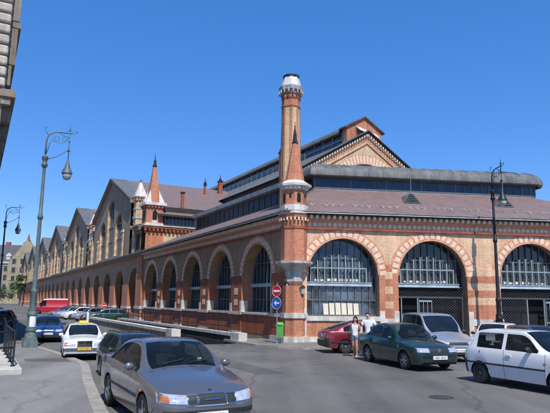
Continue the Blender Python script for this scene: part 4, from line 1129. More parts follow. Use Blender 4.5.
# ================================================================== STREET FURNITURE
M_lampgreen = noise_mat('weathered_lamp_paint', (.15, .20, .195), .55, .3, 5, metal=.1, streak=.35)
M_lampdark = noise_mat('dark_lamp_paint', (.018, .022, .024), .5, .3, 5, metal=.1)
M_lampglass = glass_mat('lantern_glass', (.5, .52, .48), .25)
def lamp(M, label, mt, notice=False):
    t = thing('street_lamp', label, 'street lamp', M, 'ornate street lamps')
    mb = MB()
    mb.prism([(-.31,-.31),(.31,-.31),(.31,.31),(-.31,.31)], 0, .30); mb.prism([(-.27,-.27),(.27,-.27),(.27,.27),(-.27,.27)], .30, .42)
    mb.ngon(0,0,.29,.42,.25,.62,12); mb.ngon(0,0,.22,.62,.205,.74,12); mb.ngon(0,0,.25,.74,.25,.82,12)
    mb.ngon(0,0,.19,.82,.182,1.45,12); mb.ngon(0,0,.24,1.45,.24,1.52,12); mb.ngon(0,0,.21,1.52,.18,1.66,12); mb.ngon(0,0,.19,1.66,.19,1.74,12)
    for i in range(12):
        a = 2*PI*i/12; mb.bar((.19*math.cos(a),.19*math.sin(a),.84),(.184*math.cos(a),.184*math.sin(a),1.43),.03)
    mb.build('base', mt, t, local=True, smooth=True, angle=30)
    mb = MB()
    mb.lathe([(.14,1.74),(.135,2.45),(.165,2.5),(.165,2.58),(.12,2.66),(.11,2.7),(.085,5.5),(.08,5.9),(.125,5.95),(.135,6.02),(.125,6.1),(.085,6.16),(.065,8.55),(.06,8.6)], n=14)
    mb.build('shaft', mt, t, local=True, smooth=True, angle=40)
    mb = MB()
    mb.lathe([(.06,8.45),(.13,8.5),(.15,8.6),(.11,8.66),(.10,8.8),(.14,8.86),(.15,8.98),(.07,9.06),(.05,9.1)], n=14)
    mb.build('collar', mt, t, local=True, smooth=True, angle=40)
    # gooseneck (local +X is over the road)
    arm = [(0,0,9.05),(0,0,9.6)]+[(.5-.5*math.cos(PI/2*i/8), 0, 9.75+.55*math.sin(PI/2*i/8)) for i in range(9)]+[(1.15,0,10.32)]
    mb = MB(); mb.tube(arm, .042, 8, r1=.03)
    mb.tube([(1.15,0,10.32),(1.32,0,10.34),(1.40,0,10.41),(1.36,0,10.47),(1.30,0,10.44)], .018, 6)
    mb.tube([(.12,0,10.05),(-.05,0,10.25),(-.12,0,10.45),(-.02,0,10.52),(.03,0,10.43)], .016, 6)
    mb.tube([(.06,0,9.2),(.16,0,9.7),(.3,0,10.0)], .016, 6)
    mb.build('arm', mt, t, local=True, smooth=True)
    mb = MB()
    def scroll(cx, cz, r, a0, turns, sgn=1):
        return [(cx+sgn*r*(1-.75*i/24)*math.cos(a0+turns*2*PI*i/24), 0, cz+r*(1-.75*i/24)*math.sin(a0+turns*2*PI*i/24)) for i in range(25)]
    mb.tube(scroll(.45,9.98,.2,2.2,1.4), .013, 5); mb.tube(scroll(.82,10.0,.18,.9,1.4,-1), .013, 5)
    mb.tube([(.25,0,9.85),(.5,0,9.76),(.8,0,9.8),(1.02,0,10.1)], .014, 5)
    mb.tube([(.55,0,10.3),(.75,0,10.14),(1.05,0,10.12)], .012, 5)
    mb.build('scrollwork', mt, t, local=True, smooth=True)
    mb = MB(); mb.tube([(.02,0,8.85),(.5,0,9.05),(.98,0,9.42)], .02, 6); mb.build('brace', mt, t, local=True, smooth=True)
    mb = MB(); mb.tube([(1.05,0,10.75),(1.05,0,10.55)], .012, 5); mb.sphere((1.05,0,10.5), .05, 8, 6); mb.bar((.9,0,10.42),(1.2,0,10.42),.02)
    mb.tube([(1.05,0,10.5),(1.05,0,8.8)], .022, 6); mb.sphere((1.05,0,9.45), .07, 8, 6, 0, (1,1,1.3)); mb.sphere((1.05,0,9.9), .05, 8, 6)
    mb.build('hanger', mt, t, local=True, smooth=True)
    mb = MB(); mb.lathe([(.03,8.98),(.06,8.94),(.07,8.82),(.11,8.74),(.125,8.6),(.18,8.5),(.25,8.34),(.265,8.28),(.25,8.27)], cx=1.05, n=14)
    l = mb.build('lantern', mt, t, local=True, smooth=True, angle=50)
    mb = MB(); mb.lathe([(.22,8.28),(.205,8.12),(.15,7.99),(.06,7.95)], cx=1.05, n=14); mb.build('globe', M_lampglass, l, local=True, smooth=True)
    if notice:
        mb = MB()
        for i in range(5):
            a0, a1 = -2.1+i*.28, -2.1+(i+1)*.28
            mb.quad((.208*math.cos(a0),.208*math.sin(a0),.92),(.208*math.cos(a1),.208*math.sin(a1),.92),(.208*math.cos(a1),.208*math.sin(a1),1.4),(.208*math.cos(a0),.208*math.sin(a0),1.4))
        mb.build('paper_notice', noise_mat('white_paper', (.8,.8,.78), .9, .1, 3), t, local=True)
    return t
RZS = math.atan2(Nd.y, Nd.x)
lamp(TR(W(.7,-13.32,KZ), rz=RZS), 'tall grey-green ornate lamp on the left pavement with a white notice on its base', M_lampgreen, True)
lamp(TR(W(26.5,-13.85), rz=RZS), 'farther grey ornate lamp at the left edge behind the near lamp', M_lampgreen)
lamp(TR(WR(11.42,-2.0,KZ), rz=math.atan2(-Ri.y, -Ri.x), s=.955), 'tall dark ornate lamp standing before the pier between the two gated arches', M_lampdark)

# road signs on one pole, green bin
M_signred = noise_mat('sign_red', (.52, .02, .03), .45, .12, 2); M_signblue = noise_mat('sign_blue', (.015, .10, .45), .45, .12, 2)
M_signwhite = noise_mat('sign_white', (.8, .8, .8), .5, .06, 2); M_pole = noise_mat('grey_pole', (.34, .35, .35), .45, .15, 4, metal=.5)
def disc(mb, r, y, n=28, m=0, c=(0, 0)): mb.poly([(c[0]+r*math.cos(2*PI*i/n), y, c[1]+r*math.sin(2*PI*i/n)) for i in range(n)], m)
def sign_no_entry(t, z, r=.30):
    mb = MB(); mb.lathe([(.001,-.02),(r,-.02),(r,.0),(.001,.0)], n=32, axis='y', cz=z); mb.tube([(r*math.cos(2*PI*i/32), -.022, z+r*math.sin(2*PI*i/32)) for i in range(32)], .008, 5, 1, closed=True)
    o = mb.build('no_entry_sign', [M_signred, M_signwhite], t, local=True)
    mb = MB(); mb.box(-r*.72, r*.72, -.027, -.0215, z-r*.17, z+r*.17); mb.build('white_bar', M_signwhite, o, local=True)
def sign_arrow(t, z, r=.30):
    mb = MB(); mb.lathe([(.001,-.02),(r,-.02),(r,.0),(.001,.0)], n=32, axis='y', cz=z); mb.tube([(r*math.cos(2*PI*i/32), -.022, z+r*math.sin(2*PI*i/32)) for i in range(32)], .008, 5, 1, closed=True)
    o = mb.build('direction_sign', [M_signblue, M_signwhite], t, local=True)
    mb = MB(); y = -.026
    mb.poly([(-.19,y,z),(-.04,y,z+.14),(.0,y,z+.10),(-.06,y,z+.04),(.20,y,z+.04),(.20,y,z-.04),(-.06,y,z-.04),(.0,y,z-.10),(-.04,y,z-.14)])
    mb.build('white_arrow', M_signwhite, o, local=True)
sg = thing('traffic_sign', 'no entry sign above round blue left arrow sign on grey pole by the brick corner', 'traffic sign', TR(W(-.95,-1.38,KZ), az=221))
mb = MB(); mb.tube([(0,.03,0),(0,.03,3.2)], .03, 10); mb.lathe([(.09,0),(.09,.03),(.03,.06)], cy=.03, n=12); mb.build('pole', M_pole, sg, local=True, smooth=True, angle=50)
sign_no_entry(sg, 2.76); sign_arrow(sg, 2.12, .32)
sg2 = thing('traffic_sign', 'small far no entry sign beside the ramp railing', 'traffic sign', TR(W(29.5,-4.3), az=155))
mb = MB(); mb.tube([(0,.03,0),(0,.03,2.1)], .03, 8); mb.build('pole', M_pole, sg2, local=True)
sign_no_entry(sg2, 1.75, .25)
M_bingreen = noise_mat('bin_green', (.10, .42, .07), .45, .15, 3)
bn = thing('litter_bin', 'bright green plastic litter bin hung beside the sign pole at the corner', 'litter bin', TR(W(-.72,-1.05,KZ), az=190))
mb = MB()
mb.prism([(-.17,-.15),(.17,-.15),(.17,.15),(-.17,.15)], .28, .92, 0, [(-.21,-.19),(.21,-.19),(.21,.19),(-.21,.19)]); mb.build('bin_body', M_bingreen, bn, local=True)
mb = MB(); mb.prism([(-.23,-.21),(.23,-.21),(.23,.21),(-.23,.21)], .925, .98, 0); mb.prism([(-.19,-.10),(.19,-.10),(.19,.19),(-.19,.19)], .98, 1.10, 0, [(-.15,-.0),(.15,-.0),(.15,.16),(-.15,.16)]); mb.build('lid', M_bingreen, bn, local=True)
mb = MB(); mb.box(-.14,.14,-.222,-.212,.965,.975); mb.build('slot', M_void, bn, local=True)
mb = MB(); mb.tube([(0,.22,0),(0,.22,1.0)], .03, 8); mb.build('post', M_pole, bn, local=True)
# wall lantern on the corner pier
wl = thing('wall_lantern', 'small iron lantern on a bracket on the brick corner right of the signs', 'lantern', TR(WR(.62,-.08,2.7), rz=math.atan2(Rd.y, Rd.x)))
mb = MB(); mb.tube([(0,.15,-.5),(0,.0,-.35),(0,-.22,-.2),(0,-.3,.05)], .018, 6); mb.bar((0,.12,-.6),(0,.12,-.2),.06,.03); mb.build('bracket', M_blackmetal, wl, local=True)
mb = MB(); mb.ngon(0,-.3,.09,.06,.15,.40,6); mb.build('lantern_glass', M_lampglass, wl, local=True)
mb = MB(); mb.ngon(0,-.3,.19,.40,.09,.52,6); mb.ngon(0,-.3,.05,.52,.02,.62,6); mb.build('lantern_cap', M_blackmetal, wl, local=True)

# bollards and white post
M_boll = noise_mat('bollard_grey', (.20, .24, .25), .55, .25, 6, streak=.2)
bo = None
M_ = [(7.9,-14.05),(9.6,-14.0),(9.9,-13.35),(11.6,-13.35),(13.2,-13.3),(12.4,-13.9),(15.0,-13.8)]
names = ['nearest grey bollard behind the lamp base', 'grey bollard left of the lamp, second nearest', 'grey bollard just left of the lamp base notice', 'grey bollard in the middle of the cluster by the lamp', 'grey bollard at the back right of the cluster by the lamp', 'grey bollard at the back left of the cluster by the lamp', 'farthest grey bollard in front of the dark parked cars']
for i, (s, n) in enumerate(M_):
    if bo is None:
        bo = thing('bollard', names[i], 'bollard', TR(W(s, n)), 'grey bollards by the lamp')
        mb = MB(); mb.lathe([(.13,0),(.13,.08),(.085,.14),(.075,.82),(.1,.84),(.1,.89),(.08,.9)], n=12); mb.build('shaft', M_boll, bo, local=True, smooth=True, angle=40)
        mb = MB(); mb.sphere((0,0,.97), .10, 10, 8); mb.build('ball_top', M_boll, bo, local=True, smooth=True)
    else:
        c = copy_tree(bo, None, TR(W(s, n))); c['label'] = names[i]
mb = MB(); mb.lathe([(.14,0),(.14,.1),(.11,.12),(.10,1.25),(.05,1.3)], n=12); 
tag(mb.build('marker_post', M_signwhite, None, TR(W(19.5,-7.55)), smooth=True, angle=40), 'white marker post standing behind the taxi', 'marker post')

# stone step slab and iron railing at the left
mb = MB()
def sbox(mb, sa, sb, na, nb, za, zb, m=0):
    P = [W(sa,na),W(sb,na),W(sb,nb),W(sa,nb)]
    mb.add([(p.x,p.y,za) for p in P]+[(p.x,p.y,zb) for p in P], [(0,1,2,3),(4,7,6,5),(0,4,5,1),(1,5,6,2),(2,6,7,3),(3,7,4,0)], m)
sbox(mb, -9.45, -2.6, -20, -14.36, KZ-.02, KZ+.17)
M_step = noise_mat('step_stone', (.50, .47, .42), .85, .25, 2.2, bump=.25)
st_ = mb.build('step_slab', M_step, None, IDM)
bv = st_.modifiers.new('bevel', 'BEVEL'); bv.width = .025; bv.segments = 2
tag(st_, 'pale stone step slab under the iron railing at the left', 'step')
rl_ = thing('railing', 'dark iron railing standing on the stone slab at the left edge', 'railing', TR(W(-8.75,-14.58,KZ+.17)))
z0 = KZ+.17
for s in (-8.75, -7.4, -6.05, -4.7, -3.35):
    mb = MB(); mb.tube([W(s,-14.58,z0), W(s,-14.58,z0+1.02)], .034, 8); mb.lathe([(.075,0),(.075,.025),(.035,.05)], cx=W(s,-14.58).x, cy=W(s,-14.58).y, cz=z0, n=10); mb.build('rail_post', M_blackmetal, rl_, IDM, smooth=True, angle=40)
for z in (.18, 1.02):
    mb = MB(); mb.tube([W(-8.75,-14.58,z0+z), W(-3.35,-14.58,z0+z)], .028, 8); mb.build('rail', M_blackmetal, rl_, IDM, smooth=True)
for z in (.55, 1.02):
    mb = MB(); mb.tube([W(-8.75,-14.58,z0+z), W(-8.75,-18,z0+z)], .028, 8); mb.build('rail', M_blackmetal, rl_, IDM, smooth=True)
# ================================================================== NEAR BUILDING (upper left) AND FAR END OF THE STREET
M_quoin = noise_mat('rusticated_stone', (.60, .53, .43), .85, .3, 1.6, streak=.3, bump=.35)
M_render = noise_mat('brown_render', (.30, .245, .19), .9, .3, 1.2, streak=.3)
nb = thing('stone_building', 'tall stone corner building with rusticated quoins and dark cornice at the upper left', 'building', TR(W(0,-15.3)))
def sblock(name, sa, sb, na, nb_, za, zb, m, parent):
    mb = MB(); sbox(mb, sa, sb, na, nb_, za, zb); return mb.build(name, m, parent, IDM)
sblock('wall', .12, 26, -34, -15.42, 0, 26, M_render, nb)
mb = MB(); z = 12.0
i = 0
while z < 25:
    mb2 = MB(); sbox(mb2, -.02, .7, -19.0, -15.36, z+.05, z+.50)
    o = mb2.build('quoin', M_quoin, nb, IDM); bv = o.modifiers.new('bevel', 'BEVEL'); bv.width = .11; bv.segments = 3
    z += .53; i += 1
for za, zb, nn in ((12.3,13.3,-15.15),(13.35,15.2,-15.02),(15.25,15.55,-14.9),(15.6,19.0,-14.98),(19.1,24,-15.1)):
    sblock('window_surround', .45, 24, -15.45, nn, za, zb, M_render, nb)
sblock('cornice', -.15, 26, -15.5, -14.88, 11.55, 11.9, M_render, nb); sblock('cornice', -.05, 26, -15.5, -15.08, 11.2, 11.545, M_render, nb)
sblock('cornice', -.1, .0, -34, -14.9, 11.56, 11.88, M_render, nb)
for k in range(7):
    s = .5+k*3.2; sblock('bracket', s, s+.3, -15.45, -15.0, 10.5, 11.19, M_render, nb)

M_far = noise_mat('ochre_render', (.44, .37, .24), .9, .3, .3, streak=.3); M_slate = noise_mat('dark_slate', (.085, .085, .09), .7, .25, .6)
fb = thing('ochre_building', 'far ochre building with dark mansard roof and pointed gable closing the street', 'building', TR((-128,281,0)))
FF = frame(Vector((-140, 280, 0)), Vector((1, 0, 0)))
mb = MB(); mb.box(-40, 26, 0, 20, 0, 20.2); mb.build('wall', M_far, fb, FF)
mb = MB()
for fl in range(4):
    for k in range(14):
        x = -36+k*4.2; mb = MB(); mb.box(x, x+1.7, -.06, .1, 2.5+fl*4.4, 5.1+fl*4.4); mb.build('window', M_pane_dark, fb, FF)
mb = MB(); mb.box(-40, 26, -.5, 0, 19.6, 20.4); mb.box(-40, 26, -.3, 0, 6.6, 6.9); mb.build('cornice', M_stone, fb, FF)
mb = MB(); mb.add([(-40,-.3,20.4),(26,-.3,20.4),(26,20,20.4),(-40,20,20.4),(-38,5,29.2),(14,5,29.2),(14,15,29.2),(-38,15,29.2)], [(0,1,5,4),(1,2,6,5),(2,3,7,6),(3,0,4,7),(4,5,6,7)])
mb.build('roof', M_slate, fb, FF)
for k, x in enumerate((-8, 6.5)):
    mb = MB(); mb.box(x, x+2.0, .4, 4, 20.5, 23.2); d = mb.build('dormer', M_stone, fb, FF)
    mb = MB(); mb.add([(x-.3,.2,23.2),(x+2.3,.2,23.2),(x+1,.2,24.8),(x-.3,4,23.2),(x+2.3,4,23.2),(x+1,4,24.8)], [(0,1,2),(3,5,4),(0,2,5,3),(1,4,5,2)]); mb.build('dormer_roof', M_white, d, FF)
mb = MB(); mb.add([(8.5,-1.2,0),(24,-1.2,0),(24,-1.2,19.5),(16.9,-1.2,31.6),(8.5,-1.2,19.5),(8.5,3,0),(24,3,0),(24,3,19.5),(16.9,3,31.6),(8.5,3,19.5)], [(0,1,2,3,4),(5,9,8,7,6),(0,5,6,1),(1,6,7,2),(2,7,8,3),(3,8,9,4),(4,9,5,0)])
g_ = mb.build('gable_wing', M_far, fb, FF)
for fl in range(5):
    for x in (10.5, 14.5, 18.5): mb = MB(); mb.box(x, x+1.7, -1.27, -1.1, 2.5+fl*4.2, 5.0+fl*4.2); mb.build('window', M_pane_dark, g_, FF)
mb = MB(); mb.ngon(16.9, .5, .8, 31.2, .1, 34.6, 6); mb.build('spire', M_red, fb, FF)
for x in (-30, -14, 2, 11):
    mb = MB(); mb.box(x, x+2.2, 8, 9.5, 28, 31); mb.build('chimney', M_red, fb, FF)

# trees at the far end
M_leafs = [noise_mat('leaf_%s' % k, c, .7, .4, 1.5) for k, c in (('dark', (.035,.065,.02)), ('mid', (.06,.10,.03)), ('olive', (.10,.12,.05)))]
M_bark = noise_mat('bark', (.09, .07, .05), .9, .4, 5)
def tree(p, h, rx, label, seed, n=1300):
    rnd = random.Random(seed)
    t = thing('street_tree', label, 'tree', TR(p), 'trees at the far end of the street')
    mb = MB(); mb.tube([(0,0,0),(.1,.05,h*.3),(.05,0,h*.6)], .28, 8, r1=.12)
    for k in range(7):
        a = rnd.uniform(0, 2*PI); z = h*rnd.uniform(.28,.5); mb.tube([(0.05,0,z),(rx*.4*math.cos(a),rx*.4*math.sin(a),z+h*.12),(rx*.75*math.cos(a),rx*.75*math.sin(a),z+h*.25)], .1, 6, r1=.03)
    mb.build('trunk', M_bark, t, local=True)
    mb = MB()
    blobs = [(rnd.gauss(0,rx*.42), rnd.gauss(0,rx*.42), h*rnd.uniform(.42,.92), rx*rnd.uniform(.28,.5)) for _ in range(15)]
    for i in range(n):
        b = rnd.choice(blobs); d = Vector((rnd.gauss(0,1),rnd.gauss(0,1),rnd.gauss(0,.8))).normalized()*b[3]*rnd.uniform(.5,1.08)
        c = Vector(b[:3])+d; s = rnd.uniform(.16,.36)*h/9
        u = Vector((rnd.gauss(0,1),rnd.gauss(0,1),rnd.gauss(0,1))).normalized(); v = u.orthogonal().normalized()
        mb.add([c+u*s, c+v*s*.7, c-u*s, c-v*s*.7], [(0,1,2,3)], rnd.choice((0,0,1,1,2)))
    mb.build('crown', M_leafs, t, local=True, merge=False)
tree((-94,215,0), 9.0, 5.0, 'leafy green tree at the far end left of the hall', 3, 1600)
tree((-103,214,0), 7.0, 4.5, 'lower dark green tree beside the far ochre building', 5, 1300)
tree((-85.5,196,0), 11.0, 3.2, 'taller olive tree before the end of the hall wall', 8, 1300)
# ================================================================== VEHICLES
def pchip(pts):
    xs = [p[0] for p in pts]; ys = [p[1] for p in pts]; n = len(xs)
    if n == 2: return lambda x: ys[0]+(ys[1]-ys[0])*min(1, max(0, (x-xs[0])/(xs[1]-xs[0])))
    h = [xs[i+1]-xs[i] for i in range(n-1)]; d = [(ys[i+1]-ys[i])/h[i] for i in range(n-1)]
    m = [0]*n; m[0] = d[0]; m[-1] = d[-1]
    for i in range(1, n-1):
        if d[i-1]*d[i] > 0:
            w1, w2 = 2*h[i]+h[i-1], h[i]+2*h[i-1]; m[i] = (w1+w2)/(w1/d[i-1]+w2/d[i])
    def f(x):
        if x <= xs[0]: return ys[0]
        if x >= xs[-1]: return ys[-1]
        i = 0
        while x > xs[i+1]: i += 1
        t = (x-xs[i])/h[i]
        return (ys[i]*(1+2*t)*(1-t)**2+m[i]*h[i]*t*(1-t)**2+ys[i+1]*t*t*(3-2*t)+m[i+1]*h[i]*t*t*(t-1))
    return f
def paint(name, col, metal=.0, rough=.28, dirt=.2):
    m, nt, b = new_mat(name)
    tc = nt.nodes.new('ShaderNodeTexCoord')
    n = nt.nodes.new('ShaderNodeTexNoise'); n.inputs['Scale'].default_value = 2.2; n.inputs['Detail'].default_value = 7
    lnk(nt, tc, 'Object', n, 'Vector')
    sp = nt.nodes.new('ShaderNodeSeparateXYZ'); lnk(nt, tc, 'Object', sp, 'Vector')
    # road dust gathers low on the body
    mr = nt.nodes.new('ShaderNodeMapRange'); mr.inputs['From Min'].default_value = .15; mr.inputs['From Max'].default_value = .75; mr.inputs['To Min'].default_value = 1; mr.inputs['To Max'].default_value = .12
    lnk(nt, sp, 'Z', mr, 'Value')
    mu = nt.nodes.new('ShaderNodeMath'); mu.operation = 'MULTIPLY'; lnk(nt, mr, 'Result', mu, 0); lnk(nt, n, 'Fac', mu, 1)
    m2 = nt.nodes.new('ShaderNodeMath'); m2.operation = 'MULTIPLY'; m2.inputs[1].default_value = dirt*2; lnk(nt, mu, 'Value', m2, 0)
    mx = nt.nodes.new('ShaderNodeMixRGB'); mx.inputs['Color1'].default_value = (*col, 1); mx.inputs['Color2'].default_value = (.16, .145, .12, 1)
    lnk(nt, m2, 'Value', mx, 'Fac'); lnk(nt, mx, 'Color', b, 'Base Color')
    b.inputs['Metallic'].default_value = metal; b.inputs['Roughness'].default_value = rough
    b.inputs['Coat Weight'].default_value = .8; b.inputs['Coat Roughness'].default_value = .05
    return m
M_tyre = noise_mat('tyre_rubber', (.018, .018, .018), .85, .3, 6)
M_rim = noise_mat('alloy_rim', (.42, .43, .44), .35, .15, 5, metal=.7)
M_hub = noise_mat('grey_hubcap', (.16, .165, .17), .5, .2, 5, metal=.3)
M_trim = noise_mat('black_trim', (.022, .022, .023), .55, .25, 4)
M_greytrim = noise_mat('grey_bumper', (.10, .105, .11), .6, .2, 4)
M_under = noise_mat('underbody', (.008, .008, .008), .95, .2, 3)
M_chrome = noise_mat('chrome', (.62, .63, .64), .14, .05, 3, metal=1.0)
M_lamp = noise_mat('headlamp', (.62, .65, .68), .12, .35, 14, metal=.35, spec=.8, coat=1)
M_amber = noise_mat('indicator_amber', (.55, .16, .03), .25, .2, 8, coat=1)
M_tail = noise_mat('tail_red', (.33, .012, .012), .25, .2, 8, coat=1)
M_plate = noise_mat('number_plate', (.78, .78, .75), .5, .08, 5); M_plateY = noise_mat('yellow_plate', (.75, .52, .04), .5, .08, 5)
M_plateink = noise_mat('plate_ink', (.05, .05, .06), .6, .1, 5)
M_cglass = glass_mat('car_glass', (.012, .016, .019), .03, spec=.65)
def car_glass():
    """tinted see-through glazing"""
    m, nt, b = new_mat('windscreen_glass')
    b.inputs['Base Color'].default_value = (.015, .02, .022, 1); b.inputs['Roughness'].default_value = .03; b.inputs['Specular IOR Level'].default_value = .6
    tr = nt.nodes.new('ShaderNodeBsdfTransparent'); tr.inputs['Color'].default_value = (.62, .68, .68, 1)
    tc = nt.nodes.new('ShaderNodeTexCoord'); n = nt.nodes.new('ShaderNodeTexNoise'); n.inputs['Scale'].default_value = 2
    lnk(nt, tc, 'Object', n, 'Vector')
    mr = nt.nodes.new('ShaderNodeMapRange'); mr.inputs['To Min'].default_value = .52; mr.inputs['To Max'].default_value = .62; lnk(nt, n, 'Fac', mr, 'Value')
    ms = nt.nodes.new('ShaderNodeMixShader'); lnk(nt, mr, 'Result', ms, 'Fac')
    out = nt.nodes['Material Output']
    nt.links.new(b.outputs[0], ms.inputs[1]); nt.links.new(tr.outputs[0], ms.inputs[2]); nt.links.new(ms.outputs[0], out.inputs['Surface'])
    return m
M_clear = car_glass()
M_seat = noise_mat('seat_fabric', (.05, .05, .052), .9, .3, 6); M_dash = noise_mat('dashboard', (.025, .025, .026), .7, .3, 5)

class Car:
    """loft of cross sections along x (0 = nose); local -Y is forward"""
    def __init__(s, L, Wd, H, zt, zs, zb, wheels, Rw, ww, paint, cabin, side_windows, doors, wr=.58, wplan=None, plan_rear=None, gw=.185, pillar=None, name='parked_car', bump=None, bump_z=None, rear_glass=None, arch=.055, open_cabin=False):
        s.L, s.W, s.H = L, Wd, H
        s.zt, s.zs, s.zbf = pchip(zt), pchip(zs), pchip(zb)
        s.wheels, s.Rw, s.ww = wheels, Rw, ww
        s.cab = cabin                       # (windscreen base x, header x, rear header x, rear glass base x)
        s.sw, s.doors, s.wr, s.paint = side_windows, doors, wr, paint
        wp = wplan or [(0, .74), (.03, .82), (.1, .89), (.25, .95), (.55, .985), (1.0, 1)]
        wq = plan_rear or [(0, .80), (.03, .86), (.1, .91), (.3, .965), (.8, 1)]
        a = pchip(wp); b = pchip(wq)
        s.w = lambda x: Wd/2*min(a(x), b(L-x))
        s.bump, s.bump_z = bump, bump_z
        s.arch = arch; s.open = open_cabin; s.pillar = pillar or M_trim
    def zb(s, x):
        z = s.zbf(x)
        Ra = s.Rw+s.arch
        for xw in s.wheels:
            d = x-xw
            if abs(d) < Ra: z = max(z, s.Rw-.01+math.sqrt(Ra*Ra-d*d))
        return z
    def section(s, x):
        w = s.w(x); zt, zs, zb = s.zt(x), s.zs(x), s.zb(x)
        zb0 = s.zbf(x)
        xb0, xh, xr, xrb = s.cab
        h = zt-zs
        c = max(0, min(1, (h-.10)/.30)); c = c*c*(3-2*c)
        Hf = max(.01, s.H-.02-zs); q = max(0, min(1, h/Hf))
        pts = [(0, zb), (.80*w, zb), (.985*w if zb > zb0+.01 else .93*w, zb), (.99*w if zb > zb0+.01 else .97*w, max(zb+.012, zb0+.12))]
        zl = pts[3][1]
        for f, k in ((.34, 1.0), (.55, 1.0), (.74, .992)): pts.append((k*w, zl+(zs-.03-zl)*f))
        pts.append((.968*w, zs-.03)); pts.append((.945*w, zs))
        yb = .945*w
        # cabin line
        ye = yb+(s.wr-yb)*q
        ze = zt-.045*c
        wt = .055
        f9 = max(0, 1-wt/max(.08, ze-zs))
        y9c, z9c = yb+(ye-yb)*f9, zs+(ze-zs)*f9
        # bonnet line
        def hood(k): return (yb*k, zs+h*(1-k**2.4))
        H9, H10, H11, H12 = hood(.93), hood(.84), hood(.72), hood(.4)
        C9, C10 = (y9c, z9c), (ye, ze)
        C11 = (ye-.055, zt-.028*c); C12 = (ye*.5, zt-.006*c)
        for A, B in ((H9, C9), (H10, C10), (H11, C11), (H12, C12)): pts.append((A[0]+(B[0]-A[0])*c, A[1]+(B[1]-A[1])*c))
        pts.append((0, zt))
        return pts
    def stations(s):
        xs = {0, .012, .03, .06, .1, .16, .24, s.L, s.L-.012, s.L-.03, s.L-.06, s.L-.1, s.L-.16, s.L-.24}
        x = .3
        while x < s.L-.28: xs.add(round(x, 4)); x += .085
        Ra = s.Rw+s.arch
        for xw in s.wheels:
            z0 = s.zbf(xw); half = math.sqrt(max(.01, Ra*Ra-(s.Rw-.01-z0)**2))
            for a in range(0, 181, 10): xs.add(round(xw+half*math.cos(R_(a)), 4))
            xs.add(round(xw+half+.004, 4)); xs.add(round(xw-half-.004, 4))
        for a, b in s.sw: xs.add(a); xs.add(b)
        for g in s.doors: xs.add(g-.006); xs.add(g+.006)
        for q in s.cab: xs.add(q)
        if s.bump: xs.add(s.bump[0]); xs.add(s.L-s.bump[1])
        xs = sorted(q for q in xs if 0 <= q <= s.L)
        out = [xs[0]]
        for q in xs[1:]:
            if q-out[-1] > .0035: out.append(q)
        return out
    def side_y(s, x, z):
        p = s.section(x)
        for i in range(1, len(p)-1):
            if p[i][1] <= z <= p[i+1][1] and p[i+1][1] > p[i][1]:
                f = (z-p[i][1])/(p[i+1][1]-p[i][1]); return p[i][0]+(p[i+1][0]-p[i][0])*f
        return s.w(x)
    def inside(s, x, y, z):
        p = s.section(x)
        if z < s.zbf(x) or z > p[-1][1]: return False
        return s.side_y(x, z) >= abs(y)
    def end_x(s, y, z, rear=False):
        lo, hi = 0.0, 1.6
        f = (lambda q: s.L-q) if rear else (lambda q: q)
        if s.inside(f(0.0), y, z): return f(0.0)
        for _ in range(26):
            m = (lo+hi)/2
            if s.inside(f(m), y, z): hi = m
            else: lo = m
        return f(hi)
    def P(s, x, y, z): return (y, x-s.L/2, z)
    def patch(s, mb, c, m=0, rear=False, off=.008, nu=8, nv=4, thick=True):
        """c: four (y, z) corners laid on the nose or tail; sides: see side_strip"""
        (a, b, d, e) = c
        g = []
        for j in range(nv+1):
            v = j/nv; row = []
            for i in range(nu+1):
                u = i/nu
                y = (a[0]*(1-u)+b[0]*u)*(1-v)+(e[0]*(1-u)+d[0]*u)*v; z = (a[1]*(1-u)+b[1]*u)*(1-v)+(e[1]*(1-u)+d[1]*u)*v
                x = s.end_x(y, z, rear); x += off if rear else -off
                row.append(s.P(x, y, z))
            g.append(row)
        vs = [p for r in g for p in r]; k = nu+1
        fs = [(j*k+i, j*k+i+1, (j+1)*k+i+1, (j+1)*k+i) for j in range(nv) for i in range(nu)]
        mb.add(vs, fs, m)
        # rim going back to the body
        edge = [g[0][i] for i in range(nu+1)]+[g[j][nu] for j in range(1, nv+1)]+[g[nv][i] for i in range(nu-1, -1, -1)]+[g[j][0] for j in range(nv-1, 0, -1)]
        dy = (-.03 if rear else .03)
        n = len(edge)
        mb.add(edge+[(p[0], p[1]+dy, p[2]) for p in edge], [(i, (i+1)%n, n+(i+1)%n, n+i) for i in range(n)], m)
    def strip(s, mb, x0, x1, z0, z1, side, m=0, off=.012, n=14):
        for i in range(n):
            xa, xb = x0+(x1-x0)*i/n, x0+(x1-x0)*(i+1)/n
            q = []
            for (x, z) in ((xa, z0), (xb, z0), (xb, z1), (xa, z1)): q.append(s.P(x, side*(s.side_y(x, z)+off), z))
            r = [(p[0]-side*.03, p[1], p[2]) for p in q]
            mb.add(q+r, [(0,1,2,3),(0,4,5,1),(2,6,7,3)]+([(0,3,7,4)] if i == 0 else [])+([(1,5,6,2)] if i == n-1 else []), m)
